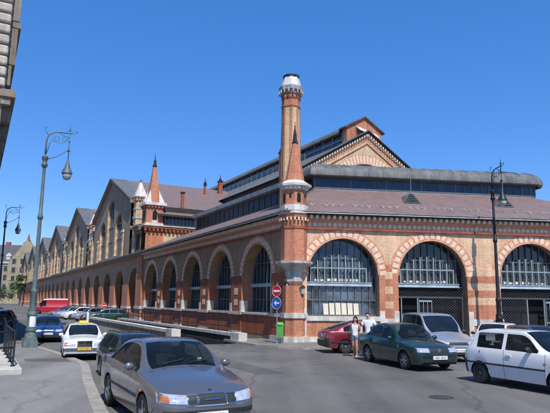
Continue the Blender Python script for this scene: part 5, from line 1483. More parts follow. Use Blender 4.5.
    def make(s, t, rim='alloy', spokes=5):
        xs = s.stations(); secs = [s.section(x) for x in xs]; M = len(secs[0])-1
        V = []; N = 2*M
        for x, p in zip(xs, secs):
            for j in range(M+1): V.append(s.P(x, p[j][0], p[j][1]))
            for j in range(M-1, 0, -1): V.append(s.P(x, -p[j][0], p[j][1]))
        F = []; T = []
        xb0, xh, xr, xrb = s.cab
        def gap(x): return any(abs(x-g) < .0065 for g in s.doors)
        for i in range(len(xs)-1):
            xm = (xs[i]+xs[i+1])/2
            pm = secs[i]; hgt = min(secs[i][9][1]-secs[i][8][1], secs[i+1][9][1]-secs[i+1][8][1]); hmax = max(secs[i][9][1]-secs[i][8][1], secs[i+1][9][1]-secs[i+1][8][1])
            for j in range(N):
                r = j if j < M else N-1-j; side = 1 if j < M else -1
                tagv = 'body'
                if r <= 1: tagv = 'under'
                elif 2 <= r <= 7 and gap(xm): tagv = 'gap'
                elif 3 <= r <= 7 and len(s.doors) > 1 and any(s.doors[k] < xm < s.doors[k+1] for k in range(len(s.doors)-1)):
                    k = [k for k in range(len(s.doors)-1) if s.doors[k] < xm < s.doors[k+1]][0]; tagv = ('door', side, k)
                elif r == 8 and hmax > .10:
                    for k, (a, b) in enumerate(s.sw):
                        if a <= xm <= b: tagv = ('side_window', side, k)
                    if tagv == 'body' and s.sw[0][0] < xm < s.sw[-1][1]: tagv = 'pillar'
                elif r in (11, 12) and xb0+.02 < xm < xh: tagv = 'windscreen'
                elif r in (11, 12) and xr < xm < xrb-.02: tagv = 'rear_window'
                if tagv == 'body' and s.bump and r in s.bump[2] and (xm < s.bump[0] or xm > s.L-s.bump[1]): tagv = ('front_bumper' if xm < s.L/2 else 'rear_bumper', side)
                F.append((i*N+j, i*N+(j+1)%N, (i+1)*N+(j+1)%N, (i+1)*N+j)); T.append(tagv)
        F.append(tuple(range(N))); T.append('body'); F.append(tuple((len(xs)-1)*N+j for j in range(N))); T.append('body')
        me = bpy.data.meshes.new('body'); me.from_pydata(V, [], F); me.update()
        bm = bmesh.new(); bm.from_mesh(me); bmesh.ops.recalc_face_normals(bm, faces=bm.faces); bm.to_mesh(me); bm.free()
        for p in me.polygons: p.use_smooth = True
        me.polygons[-1].use_smooth = False; me.polygons[-2].use_smooth = False
        me.set_sharp_from_angle(angle=R_(42)); me.update()
        cn = [tuple(c.vector) for c in me.corner_normals]
        groups = {}
        for p in me.polygons:
            tg = T[p.index]; key = tg if tg not in ('under', 'gap', 'pillar') else 'body'
            groups.setdefault(key, []).append(p)
        mats = {'body': [s.paint, M_under, M_trim, s.pillar], 'windscreen': [M_clear if s.open else M_cglass], 'rear_window': [M_clear if s.open else M_cglass]}
        objs = {}
        for key, ps in groups.items():
            nm = key if isinstance(key, str) else key[0]
            ml = mats.get(nm) or ([M_clear if s.open else M_cglass] if nm == 'side_window' else ([s.bump_z] if 'bumper' in nm else [s.paint]))
            idx = {}; vv = []; ff = []; nn = []
            mi = []
            for p in ps:
                f = []
                for li in p.loop_indices:
                    vi = me.loops[li].vertex_index
                    if vi not in idx: idx[vi] = len(vv); vv.append(V[vi])
                    f.append(idx[vi]); nn.append(cn[li])
                ff.append(f); tg = T[p.index]; mi.append(1 if tg == 'under' else 2 if tg == 'gap' else 3 if tg == 'pillar' else 0)
            m2 = bpy.data.meshes.new(nm); m2.from_pydata(vv, [], ff); m2.update()
            for q in ml: m2.materials.append(q)
            if nm == 'body': m2.polygons.foreach_set('material_index', mi)
            for p in m2.polygons: p.use_smooth = True
            m2.normals_split_custom_set(nn)
            o = bpy.data.objects.new(nm, m2); COL.objects.link(o); place(o, t, IDM, True); objs[key] = o
        bpy.data.meshes.remove(me)
        # wheels
        for xw in s.wheels:
            for sd in (1, -1):
                y = sd*(s.W/2-.015); R0, wd = s.Rw, s.ww
                rr = R0*.66
                mb = MB(); mb.lathe([(rr,-wd),(R0*.93,-wd),(R0,-wd*.82),(R0,-wd*.18),(R0*.93,0),(rr+.01,0),(rr,-.02)] if sd > 0 else [(rr,.02),(rr+.01,0),(R0*.93,0),(R0,wd*.18),(R0,wd*.82),(R0*.93,wd),(rr,wd)], n=28, axis='x')
                wo = mb.build('wheel', M_tyre, t, Matrix.Translation((y, xw-s.L/2, R0)), smooth=True, angle=40, local=True)
                mb = MB()
                q = -sd
                mb.lathe(sorted([(rr,q*.012),(rr*.92,q*.006),(rr*.90,q*.05)], key=lambda k: k[1]), n=28, axis='x', m=0, caps=False)
                mb.lathe([(rr*.97,q*.075),(.001,q*.074)], n=20, axis='x', m=1 if rim == 'alloy' else 0)
                if rim == 'alloy':
                    for k in range(spokes):
                        a = 2*PI*k/spokes; d = Vector((0, math.cos(a), math.sin(a))); e = Vector((0, -math.sin(a), math.cos(a)))
                        c0, c1 = d*.04, d*rr*.93
                        vs = [c0+e*.026+Vector((q*.02,0,0)), c0-e*.026+Vector((q*.02,0,0)), c1-e*.036+Vector((q*.018,0,0)), c1+e*.036+Vector((q*.018,0,0))]
                        mb.add(vs+[v+Vector((q*.05,0,0)) for v in vs], [(0,1,2,3),(0,4,5,1),(1,5,6,2),(2,6,7,3),(3,7,4,0)], 0)
                    mb.lathe([(.07,q*.012),(.045,q*.006),(.001,q*.004)], n=14, axis='x', m=0)
                else:
                    mb.lathe([(rr*.9,q*.035),(rr*.72,q*.012),(rr*.45,q*.03),(rr*.2,q*.012),(.001,q*.01)], n=24, axis='x', m=0)
                    for k in range(10):
                        a = 2*PI*k/10; c = (0, rr*.58*math.cos(a), rr*.58*math.sin(a)); mb.sphere((q*.018, c[1], c[2]), .022, 6, 4, 1)
                mb.build('rim', [M_rim if rim == 'alloy' else M_hub, M_under], wo, local=True, smooth=True, angle=35)
        return objs
    def mirror(s, t, x, z, m, sides=(1, -1), sz=1.0):
        for sd in sides:
            y = s.side_y(x, z-.03)
            mb = MB(); mb.sphere(s.P(x, sd*(y+.12*sz), z), .1*sz, 10, 8, 0, (1.0, .55, .72)); mb.bar(s.P(x+.01, sd*(y-.03), z-.05), s.P(x, sd*(y+.06), z-.02), .06, .05)
            o = mb.build('wing_mirror', m, t, local=True, smooth=True, angle=60)
            mb = MB(); mb.quad(*[s.P(x+.052*sz, sd*(y+.12*sz+dy), z+dz) for dy, dz in ((-.075,-.05),(.075,-.05),(.075,.05),(-.075,.05))]); mb.build('mirror_glass', M_chrome, o, local=True)
    def handles(s, t, xs, z, m):
        for sd in (1, -1):
            for x in xs:
                mb = MB(); y = s.side_y(x, z); p = s.P(x, sd*(y+.012), z); mb.box(p[0]-.015, p[0]+.015, p[1]-.08, p[1]+.08, z-.018, z+.018); mb.build('door_handle', m, t, local=True)
    def plate(s, t, z, m=None, rear=False, w_=.26, h=.055, off=.03, y0=0):
        x = s.end_x(y0, z, rear)+(off if rear else -off); mb = MB()
        p = s.P(x, y0, z); mb.box(p[0]-w_, p[0]+w_, p[1]-.008, p[1]+.03 if not rear else p[1]+.008, z-h, z+h)
        rn = random.Random(int(z*1000)+int(s.L*100))
        y = p[1]-.0095 if not rear else p[1]+.0095
        for i in range(6):
            a = p[0]-w_*.74+i*w_*.25+(.03 if i > 2 else 0); hh = h*.52
            k_ = rn.randint(0, 3)
            mb.box(a, a+.012, y-.001, y+.001, z-hh, z+hh, 1)
            if k_ != 0: mb.box(a+.0125, a+.04, y-.001, y+.001, z+hh-.012, z+hh, 1)
            if k_ > 1: mb.box(a+.0125, a+.04, y-.001, y+.001, z-hh, z-hh+.012, 1)
            if k_ != 2: mb.box(a+.0285, a+.04, y-.001, y+.001, z-hh+.0125, z+hh-.0125, 1)
        mb.build('number_plate', [m or M_plate, M_plateink], t, local=True, merge=False)
    def lights(s, t, polys, m, name, rear=False, off=.008, both=True):
        for sd in ((1, -1) if both else (1,)):
            mb = MB(); s.patch(mb, [(sd*y, z) for y, z in polys], 0, rear, off); mb.build(name, m, t, local=True, smooth=True, angle=40)
    def wipers(s, t):
        xb = s.cab[0]
        for y0, y1 in ((-.42, .02), (.08, .50)):
            def q(y, f):
                x = xb+.03+f*(s.cab[1]-xb); p = s.section(x); hw = p[10][0]; zt = p[-1][1]; return Vector(s.P(x, y, zt-.03*(y/hw)**2+.02))
            mb = MB(); mb.tube([q(y0, .04), q((y0+y1)/2, .10), q(y1, .16)], .009, 5); mb.build('wiper', M_trim, t, local=True)
    def interior(s, t, driver_side=1):
        xb, xh, xr, xrb = s.cab
        mb = MB(); w = s.W/2-.12; zs = s.zs(xb+.3)
        mb.box(-w, w, xb+.25-s.L/2, xb+.5-s.L/2, .35, zs-.02); mb.build('dashboard', M_dash, t, local=True)
        for x in (xh+.45, xh+1.35):
            for y in (-.36, .36):
                mb = MB(); yy = x-s.L/2
                mb.add([(y-.25,yy,.35),(y+.25,yy,.35),(y+.22,yy+.22,1.02),(y-.22,yy+.22,1.02),(y-.25,yy+.14,.35),(y+.25,yy+.14,.35),(y+.22,yy+.32,1.02),(y-.22,yy+.32,1.02)], [(0,1,2,3),(4,7,6,5),(0,4,5,1),(1,5,6,2),(2,6,7,3),(3,7,4,0)])
                mb.box(y-.13, y+.13, yy+.24, yy+.33, 1.06, 1.24); mb.box(y-.25, y+.25, yy-.42, yy, .34, .5)
                mb.build('seat', M_seat, t, local=True)
        mb = MB(); c = Vector((driver_side*.36, xb+.62-s.L/2, zs-.02)); pts = [c+Vector((.18*math.cos(2*PI*i/20), .06*math.sin(2*PI*i/20), .17*math.sin(2*PI*i/20))) for i in range(20)]
        mb.tube(pts, .016, 6, closed=True); mb.build('steering_wheel', M_dash, t, local=True)
        mb = MB(); mb.box(-.95*w, .95*w, xb+.2-s.L/2, xrb-s.L/2, .30, .34); mb.build('cabin_floor', M_under, t, local=True)

def sedan_profile(L, H, hood0, hood1, xw, xh, xr, xrb, trunk, belt, zb=.2):
    zt = [(0, hood0-.16), (.035, hood0-.06), (.11, hood0), (.45, hood0+(hood1-hood0)*.5), (xw-.12, hood1-.01), (xw, hood1+.015), (xw+(xh-xw)*.5, hood1+(H-hood1)*.56), (xh-.06, H-.065), (xh+.12, H-.022), ((xh+xr)/2, H), (xr-.12, H-.03), (xr+.08, H-.075), (xr+(xrb-xr)*.55, trunk+(H-trunk)*.42), (xrb, trunk+.02), (xrb+.14, trunk), (L-.12, trunk-.035), (L-.03, trunk-.12), (L, trunk-.25)]
    zs = [(0, hood0-.20), (.04, hood0-.12), (.14, hood0-.05), (.5, hood0+.02), (xw, belt-.05), (xh, belt), (xrb, belt+.04), (L-.15, trunk-.09), (L-.03, trunk-.17), (L, trunk-.30)]
    zbp = [(0, .30), (.06, zb+.02), (.3, zb), (L-.3, zb+.02), (L-.06, zb+.06), (L, .34)]
    return zt, zs, zbp
def hatch_profile(L, H, hood0, hood1, xw, xh, xr, tail, belt, zb=.2, xtail=None):
    xt = xtail or L-.12
    zt = [(0, hood0-.16), (.035, hood0-.06), (.11, hood0), (.45, hood0+(hood1-hood0)*.5), (xw-.12, hood1-.01), (xw, hood1+.015), (xw+(xh-xw)*.5, hood1+(H-hood1)*.56), (xh-.06, H-.065), (xh+.12, H-.022), ((xh+xr)/2, H), (xr-.15, H-.02), (xr, H-.05), (xr+(xt-xr)*.5, (H+tail)/2+.02), (xt, tail), (L-.03, tail-.08), (L, tail-.22)]
    zs = [(0, hood0-.20), (.04, hood0-.12), (.14, hood0-.05), (.5, hood0+.02), (xw, belt-.05), (xh, belt), (L-.5, belt+.02), (L-.1, min(belt, tail-.04)), (L-.03, min(belt, tail)-.11), (L, tail-.27)]
    zbp = [(0, .30), (.06, zb+.02), (.3, zb), (L-.3, zb+.02), (L-.06, zb+.06), (L, .34)]
    return zt, zs, zbp
# ------------------------------------------------------------------ the near bronze-grey saloon
def at(s, n): return W(s, n)
AZS = math.degrees(math.atan2(-Ld.x, -Ld.y))           # heading down the street towards the camera
P_bronze = paint('bronze_grey_paint', (.20, .20, .21), .65, .27, .12)
zt, zs, zb = sedan_profile(4.8, 1.45, .73, 1.0, 1.38, 2.16, 3.25, 4.08, 1.06, .95)
t = thing('parked_sedan', 'bronze grey sedan with clear wraparound headlights parked nearest the camera', 'car', TR(at(-16.15, -12.08), az=AZS, s=1.055))
c = Car(4.8, 1.80, 1.45, zt, zs, zb, (.98, 3.70), .318, .21, P_bronze, (1.38, 2.16, 3.25, 4.08), [(1.5, 2.62), (2.70, 3.42), (3.47, 3.86)], [1.32, 2.62, 3.52], wr=.585, open_cabin=True,
        wplan=[(0, .56), (.02, .66), (.06, .76), (.13, .85), (.26, .93), (.5, .98), (.9, 1)])
c.make(t, spokes=5); c.interior(t, 1); c.mirror(t, 1.72, 1.0, P_bronze); c.handles(t, (2.42, 3.33), .84, P_bronze); c.wipers(t)
c.lights(t, [(.42,.57),(.84,.60),(.83,.73),(.42,.70)], M_lamp, 'headlight', off=.010)
c.lights(t, [(.70,.60),(.80,.605),(.80,.70),(.70,.69)], M_amber, 'indicator', off=.016)
for y0, y1 in ((-.405,-.26),(.26,.405)):
    mb = MB(); c.patch(mb, [(y0,.56),(y1,.56),(y1,.69),(y0,.69)], 0, False, .006); mb.build('grille', M_trim, t, local=True)
mb = MB(); c.patch(mb, [(-.235,.555),(.235,.555),(.20,.70),(-.20,.70)], 0, False, .008); mb.build('grille', M_trim, t, local=True)
mb = MB()
for (a, b) in (((-.25,.545),(.25,.545)),((-.21,.71),(.21,.71)),((-.255,.545),(-.215,.71)),((.255,.545),(.215,.71)),((-.41,.55),(-.26,.55)),((.26,.55),(.41,.55)),((-.41,.70),(-.23,.70)),((.23,.70),(.41,.70)),((-.41,.55),(-.41,.70)),((.41,.55),(.41,.70))):
    mb.tube([Vector(c.P(c.end_x(a[0]+(b[0]-a[0])*i/5, a[1]+(b[1]-a[1])*i/5)-.016, a[0]+(b[0]-a[0])*i/5, a[1]+(b[1]-a[1])*i/5)) for i in range(6)], .010, 5)
mb.tube([Vector(c.P(c.end_x(y, .628)-.014, y, .628)) for y in (-.13, -.05, .05, .13)], .014, 5)
mb.build('grille_surround', M_chrome, t, local=True, merge=False)
mb = MB(); c.patch(mb, [(-.87,.40),(.87,.40),(.87,.47),(-.87,.47)], 0, False, .014, nu=16); mb.build('bumper_strip', M_trim, t, local=True)
mb = MB(); c.patch(mb, [(-.5,.25),(.5,.25),(.5,.35),(-.5,.35)], 0, False, .006, nu=10); mb.build('air_intake', M_trim, t, local=True)
c.plate(t, .385, off=.035)
mb = MB(); mb.lathe([(.032,0),(.03,.008),(.001,.01)], n=14, cx=0, cy=.16-2.4, cz=c.zt(.16)+.0); mb.build('bonnet_badge', noise_mat('badge_blue', (.02,.04,.2), .3, .1, 5), t, local=True)
for sd in (1, -1):
    mb = MB(); c.strip(mb, 1.36, 3.5, .52, .57, sd, 0, .010); mb.build('side_moulding', M_trim, t, local=True)
    mb = MB(); c.strip(mb, 1.02, 1.10, .66, .70, sd, 0, .008, 2); mb.build('side_indicator', M_amber, t, local=True)
mb = MB(); mb.box(.30, .38, 1.58-2.4, 1.60-2.4, 1.06, 1.12); mb.build('windscreen_sticker', M_paper, t, local=True)

# ------------------------------------------------------------------ dark estate behind it
P_navy = paint('very_dark_green_paint', (.018, .042, .040), .3, .25, .15)
zt, zs, zb = hatch_profile(4.5, 1.43, .72, .97, 1.3, 2.05, 3.85, 1.02, .93, xtail=4.36)
t = thing('parked_estate_car', 'dark green estate car parked between the near bronze sedan and the taxi', 'car', TR(at(-10.7, -11.38), az=AZS, s=.94))
c = Car(4.5, 1.72, 1.43, zt, zs, zb, (.86, 3.48), .305, .19, P_navy, (1.3, 2.05, 3.85, 4.36), [(1.42, 2.5), (2.58, 3.4), (3.46, 4.15)], [1.24, 2.5, 3.4], wr=.57)
c.make(t, spokes=6); c.mirror(t, 1.62, .97, P_navy); c.handles(t, (2.3, 3.2), .82, M_trim); c.wipers(t)
c.lights(t, [(.45,.56),(.78,.57),(.77,.69),(.45,.69)], M_lamp, 'headlight'); mb = MB(); c.patch(mb, [(-.42,.57),(.42,.57),(.42,.68),(-.42,.68)]); mb.build('grille', M_trim, t, local=True); c.plate(t, .42)
for sd in (1, -1):
    mb = MB(); mb.tube([c.P(x, sd*.55, c.zt(x)+.03) for x in (2.2, 2.6, 3.2, 3.8)], .016, 6); mb.build('roof_rail', M_trim, t, local=True)
    mb = MB(); c.strip(mb, 1.28, 3.4, .48, .54, sd); mb.build('side_moulding', M_trim, t, local=True)

# ------------------------------------------------------------------ white taxi
P_white = paint('white_paint', (.80, .80, .79), 0, .3, .12)
zt, zs, zb = sedan_profile(4.74, 1.44, .80, .98, 1.42, 2.16, 3.3, 3.98, 1.02, .94)
t = thing('taxi', 'white taxi with yellow roof sign and yellow number plate at the left kerb', 'taxi', TR(at(-2.9, -11.62), az=159, s=.92))
c = Car(4.74, 1.76, 1.44, zt, zs, zb, (.86, 3.66), .31, .195, P_white, (1.42, 2.16, 3.3, 3.98), [(1.55, 2.6), (2.68, 3.42), (3.47, 3.8)], [1.34, 2.6, 3.5], wr=.585,
        wplan=[(0, .86), (.02, .90), (.06, .935), (.15, .965), (.4, .99), (.8, 1)], bump=(.10, .12, (3, 4)), bump_z=M_greytrim)
c.make(t, rim='hub'); c.mirror(t, 1.75, .98, P_white); c.handles(t, (2.4, 3.3), .84, P_white); c.wipers(t)
c.lights(t, [(.36,.60),(.64,.60),(.64,.75),(.36,.75)], M_lamp, 'headlight'); c.lights(t, [(.65,.60),(.80,.60),(.79,.75),(.65,.75)], M_amber, 'indicator')
mb = MB()
c.patch(mb, [(-.30,.58),(.30,.58),(.26,.785),(-.26,.785)], 0, False, .03)
mb.build('grille', M_trim, t, local=True)
mb = MB()
x0 = c.end_x(0, .68)-.045
for y in (-.28, -.015, .015, .28): mb.box(y-.016, y+.016, x0-2.37-.006, x0-2.37+.03, .575, .79)
mb.box(-.30, .30, x0-2.37-.008, x0-2.37+.04, .775, .81)
for z in (.62, .66, .70, .74): mb.box(-.27, .27, x0-2.37, x0-2.37+.01, z-.004, z+.004)
mb.build('grille_surround', M_chrome, t, local=True, merge=False)
mb = MB(); c.patch(mb, [(-.84,.40),(.84,.40),(.84,.52),(-.84,.52)], 0, False, .03, nu=14); mb.build('bumper', M_greytrim, t, local=True)
c.plate(t, .49, M_plateY, off=.05)
mb = MB(); y = 2.35-2.37; mb.add([(-.20,y-.06,1.455),(.20,y-.06,1.455),(.20,y+.06,1.455),(-.20,y+.06,1.455),(-.17,y-.035,1.56),(.17,y-.035,1.56),(.17,y+.035,1.56),(-.17,y+.035,1.56)], [(0,3,2,1),(4,5,6,7),(0,1,5,4),(1,2,6,5),(2,3,7,6),(3,0,4,7)])
mb.box(-.40, .40, y-.03, y+.03, 1.43, 1.456)
mb.build('taxi_roof_sign', noise_mat('taxi_yellow', (.8, .58, .05), .4, .1, 3), t, local=True)

# ------------------------------------------------------------------ blue sedan farther on
P_blue = paint('deep_blue_paint', (.012, .035, .13), .2, .25, .12)
zt, zs, zb = sedan_profile(4.67, 1.46, .76, 1.0, 1.3, 2.1, 3.2, 4.0, 1.08, .96)
t = thing('parked_sedan', 'deep blue sedan facing the camera just right of the near lamp base', 'car', TR(at(7.2, -11.9), az=157, s=.95))
c = Car(4.67, 1.74, 1.46, zt, zs, zb, (.88, 3.58), .31, .2, P_blue, (1.3, 2.1, 3.2, 4.0), [(1.45, 2.55), (2.63, 3.35), (3.4, 3.8)], [1.24, 2.55, 3.45], wr=.58)
c.make(t, spokes=5); c.mirror(t, 1.62, 1.0, P_blue)
c.lights(t, [(.40,.60),(.78,.62),(.77,.74),(.40,.73)], M_lamp, 'headlight')
mb = MB(); c.patch(mb, [(-.36,.62),(.36,.62),(.33,.73),(-.33,.73)]); mb.build('grille', M_chrome, t, local=True); c.plate(t, .50, off=.04)
mb = MB(); c.patch(mb, [(-.7,.3),(.7,.3),(.7,.38),(-.7,.38)], 0, False, .01, nu=12); mb.build('air_intake', M_trim, t, local=True)

# ------------------------------------------------------------------ dark green sedan in the square
P_green = paint('dark_green_paint', (.006, .036, .038), .15, .22, .16)
zt, zs, zb = sedan_profile(4.2, 1.44, .74, .96, 1.22, 1.92, 2.95, 3.52, 1.05, .92)
FW = Vector((4.62, 20.5, 0))                            # nearer front wheel
az = 161
hd = Vector((math.sin(R_(az)), math.cos(R_(az)), 0)); lt = Vector((-hd.y, hd.x, 0))
SC = 1.09
ctr = FW-hd*((2.1-.82)*SC)+lt*.80*SC
t = thing('parked_sedan', 'dark green sedan with white plate parked right of the walking couple', 'car', TR(ctr, az=az, s=SC))
c = Car(4.2, 1.66, 1.44, zt, zs, zb, (.82, 3.27), .295, .185, P_green, (1.22, 1.92, 2.95, 3.52), [(1.34, 2.3), (2.38, 3.05), (3.10, 3.36)], [1.14, 2.3, 3.12], wr=.56, open_cabin=True)
c.make(t, spokes=6); c.interior(t, 1); c.mirror(t, 1.52, .96, P_green); c.handles(t, (2.1, 2.95), .80, M_trim); c.wipers(t)
c.lights(t, [(.36,.59),(.74,.60),(.73,.725),(.36,.72)], M_lamp, 'headlight', off=.012)
mb = MB(); c.patch(mb, [(-.34,.59),(.34,.59),(.32,.71),(-.32,.71)], 0, False, .006); mb.build('grille', M_trim, t, local=True)
mb = MB(); p = c.P(c.end_x(0,.655)-.02, 0, .655); mb.lathe([(.055,-.005),(.06,0),(.045,.006),(.001,.004)], cy=p[1], cz=.655, axis='y', n=18); mb.build('round_badge', M_chrome, t, local=True)
c.plate(t, .43, off=.035)
mb = MB(); c.patch(mb, [(-.78,.47),(.78,.47),(.78,.535),(-.78,.535)], 0, False, .012, nu=14); mb.build('bumper_strip', M_trim, t, local=True)
mb = MB(); c.patch(mb, [(-.55,.26),(.55,.26),(.55,.34),(-.55,.34)], 0, False, .006, nu=10); mb.build('air_intake', M_trim, t, local=True)
c.lights(t, [(.45,.76),(.74,.76),(.73,.92),(.45,.93)], M_tail, 'tail_light', True)
for sd in (1, -1): mb = MB(); c.strip(mb, 1.2, 3.0, .47, .52, sd); mb.build('side_moulding', P_green, t, local=True)

# ------------------------------------------------------------------ silver van behind it
P_silver = paint('silver_blue_paint', (.42, .45, .49), .5, .3, .15)
L_ = 4.15
zt = [(0,.62),(.04,.74),(.12,.80),(.5,.92),(.95,1.04),(1.1,1.09),(1.5,1.40),(1.85,1.66),(2.0,1.745),(2.3,1.79),(3.2,1.80),(3.9,1.77),(4.05,1.70),(4.12,1.2),(4.15,.8)]
zs = [(0,.56),(.04,.66),(.14,.73),(.5,.84),(1.1,1.0),(1.8,1.04),(3.9,1.06),(4.08,1.0),(4.12,.8),(4.15,.7)]
zb = [(0,.3),(.06,.22),(.3,.2),(3.9,.22),(4.1,.27),(4.15,.34)]
az = 172
t = thing('parked_van', 'silver high-roofed van parked behind the dark green sedan', 'van', TR((7.1, 25.2, 0), az=az, s=1.06))
c = Car(L_, 1.72, 1.80, zt, zs, zb, (.84, 3.53), .30, .19, P_silver, (1.08, 1.9, 3.95, 4.1), [(1.22, 2.28), (2.4, 3.15), (3.22, 3.95)], [1.15, 2.28, 3.2], wr=.66, wplan=[(0,.66),(.03,.76),(.1,.86),(.25,.94),(.55,.985),(1,1)])
c.make(t, rim='hub'); c.mirror(t, 1.5, 1.08, M_trim, sz=1.2); c.wipers(t); c.handles(t, (2.1,), .92, M_trim)
c.lights(t, [(.42,.63),(.77,.65),(.75,.83),(.42,.77)], M_lamp, 'headlight')
mb = MB(); c.patch(mb, [(-.40,.64),(.40,.64),(.36,.75),(-.36,.75)]); mb.build('grille', M_trim, t, local=True); c.plate(t, .46)
mb = MB(); c.patch(mb, [(-.8,.30),(.8,.30),(.8,.56),(-.8,.56)], 0, False, .012, nu=14); mb.build('bumper', M_greytrim, t, local=True); c.plate(t, .44, off=.05)

# ------------------------------------------------------------------ white three-door hatchback, right edge
zt = [(0,.62),(.03,.74),(.10,.80),(.45,.88),(.95,.965),(1.05,.99),(1.38,1.24),(1.66,1.40),(1.78,1.425),(2.3,1.43),(3.0,1.425),(3.17,1.405),(3.26,1.36),(3.44,1.14),(3.60,.93),(3.66,.86),(3.69,.72)]
zs = [(0,.58),(.04,.66),(.14,.74),(.5,.82),(1.05,.91),(1.72,.925),(3.3,.94),(3.5,.93),(3.6,.84),(3.66,.74),(3.69,.6)]
zb = [(0,.30),(.06,.22),(.3,.2),(3.4,.22),(3.63,.26),(3.69,.32)]
az = 153.5
hd = Vector((math.sin(R_(az)), math.cos(R_(az)), 0)); lt = Vector((-hd.y, hd.x, 0))
SC = 1.11
RWp = Vector((6.13, 17.25, 0))
ctr = RWp+hd*((3.06-1.845)*SC)+lt*.76*SC
P_white2 = paint('aged_white_paint', (.74, .76, .77), 0, .32, .18)
t = thing('parked_hatchback', 'white three-door hatchback with black side strip at the right edge', 'car', TR(ctr, az=az, s=SC))
c = Car(3.69, 1.56, 1.43, zt, zs, zb, (.70, 3.06), .272, .165, P_white2, (1.05, 1.70, 3.22, 3.60), [(1.16, 2.20), (2.31, 3.16)], [1.02, 2.24], wr=.585, open_cabin=True, pillar=P_white2,
        wplan=[(0,.84),(.03,.89),(.1,.93),(.25,.965),(.5,.99),(.8,1)], bump=(.16, .16, (2, 3, 4)), bump_z=M_trim)
c.make(t, rim='hub'); c.interior(t, 1); c.mirror(t, 1.42, .99, M_trim); c.wipers(t); c.handles(t, (2.08,), .80, P_white2)
for sd in (1, -1):
    mb = MB(); c.strip(mb, 1.02, 3.62, .52, .56, sd, 0, .012, 24); mb.build('side_strip', M_trim, t, local=True)
    mb = MB(); c.strip(mb, .98, 1.06, .68, .71, sd, 0, .008, 2); mb.build('side_indicator', M_amber, t, local=True)
    mb = MB(); c.strip(mb, 3.02, 3.05, .80, .86, sd, 0, .004, 1) if sd < 0 else c.strip(mb, 3.0, 3.03, .80, .86, sd, 0, .004, 1); mb.build('fuel_cap', M_trim, t, local=True)
c.lights(t, [(.36,.62),(.68,.62),(.67,.76),(.36,.76)], M_lamp, 'headlight'); mb = MB(); c.patch(mb, [(-.34,.62),(.34,.62),(.34,.75),(-.34,.75)]); mb.build('grille', M_trim, t, local=True); c.plate(t, .42)
c.lights(t, [(.52,.62),(.68,.62),(.66,.98),(.52,.99)], M_tail, 'tail_light', True); c.plate(t, .62, rear=True)
mb = MB(); c.patch(mb, [(-.70,.30),(.70,.30),(.70,.52),(-.70,.52)], 0, True, .02, nu=12); mb.build('bumper', M_trim, t, local=True)

# ------------------------------------------------------------------ dark red hatchback along the pavement
P_dred = paint('dark_red_paint', (.20, .012, .022), .1, .3, .16)
zt, zs, zb = hatch_profile(4.3, 1.42, .76, .96, 1.25, 1.98, 2.95, .98, .92, xtail=4.16)
t = thing('parked_hatchback', 'dark red hatchback parked along the pavement below the large window', 'car', TR((4.5, 27.55, 0), az=80, s=1.06))
c = Car(4.3, 1.66, 1.42, zt, zs, zb, (.86, 3.42), .29, .18, P_dred, (1.25, 1.98, 2.95, 4.1), [(1.38, 2.4), (2.47, 3.1), (3.16, 3.5)], [1.2, 2.42, 3.3], wr=.55, bump=(.14, .15, (2, 3, 4)), bump_z=M_trim)
c.make(t, rim='hub'); c.mirror(t, 1.55, .97, M_trim); c.handles(t, (2.2, 3.05), .80, M_trim)
c.lights(t, [(.40,.66),(.76,.66),(.74,.84),(.40,.84)], M_tail, 'tail_light', True, .012); c.plate(t, .75, rear=True)
mb = MB(); c.patch(mb, [(-.76,.32),(.76,.32),(.76,.54),(-.76,.54)], 0, True, .02, nu=12); mb.build('bumper', M_trim, t, local=True)
c.lights(t, [(.36,.60),(.72,.60),(.71,.72),(.36,.72)], M_lamp, 'headlight')
for sd in (1, -1): mb = MB(); c.strip(mb, 1.2, 4.1, .44, .50, sd); mb.build('side_moulding', M_trim, t, local=True)

# ------------------------------------------------------------------ cars half hidden behind the white hatchback
zt, zs, zb = hatch_profile(4.1, 1.44, .76, .96, 1.25, 1.85, 3.75, 1.05, .92, xtail=4.0)
t = thing('parked_estate_car', 'white boxy estate car partly hidden behind the white hatchback', 'car', TR((10.5, 27.3, 0), az=215))
c = Car(4.1, 1.62, 1.44, zt, zs, zb, (.75, 3.2), .285, .175, P_white, (1.25, 1.85, 3.75, 4.0), [(1.38, 2.3), (2.37, 3.05), (3.12, 3.8)], [1.2, 2.32, 3.1], wr=.57, bump=(.14, .15, (2, 3, 4)), bump_z=M_trim)
c.make(t, rim='hub'); c.mirror(t, 1.55, .96, M_trim)
c.lights(t, [(.40,.60),(.72,.60),(.71,.74),(.40,.74)], M_lamp, 'headlight'); mb = MB(); c.patch(mb, [(-.36,.60),(.36,.60),(.36,.73),(-.36,.73)]); mb.build('grille', M_trim, t, local=True)
c.lights(t, [(.5,.6),(.74,.6),(.72,.9),(.5,.9)], M_tail, 'tail_light', True)
zt, zs, zb = hatch_profile(4.0, 1.43, .74, .96, 1.15, 1.9, 3.2, 1.0, .92, xtail=3.85)
P_mblue = paint('mid_blue_paint', (.02, .07, .20), .3, .28, .12)
t = thing('parked_hatchback', 'blue hatchback roof just visible behind the white hatchback roof', 'car', TR((11.6, 25.0, 0), az=172))
c = Car(4.0, 1.66, 1.43, zt, zs, zb, (.8, 3.3), .29, .18, P_mblue, (1.15, 1.9, 3.2, 3.85), [(1.28, 2.25), (2.32, 3.0), (3.05, 3.4)], [1.1, 2.27, 3.05], wr=.56)
c.make(t, rim='hub'); c.mirror(t, 1.5, .96, P_mblue); c.lights(t, [(.40,.58),(.74,.59),(.73,.71),(.40,.71)], M_lamp, 'headlight')
hb_blue = t
zt, zs, zb = hatch_profile(3.9, 1.46, .76, .98, 1.1, 1.85, 3.3, 1.0, .93, xtail=3.78)
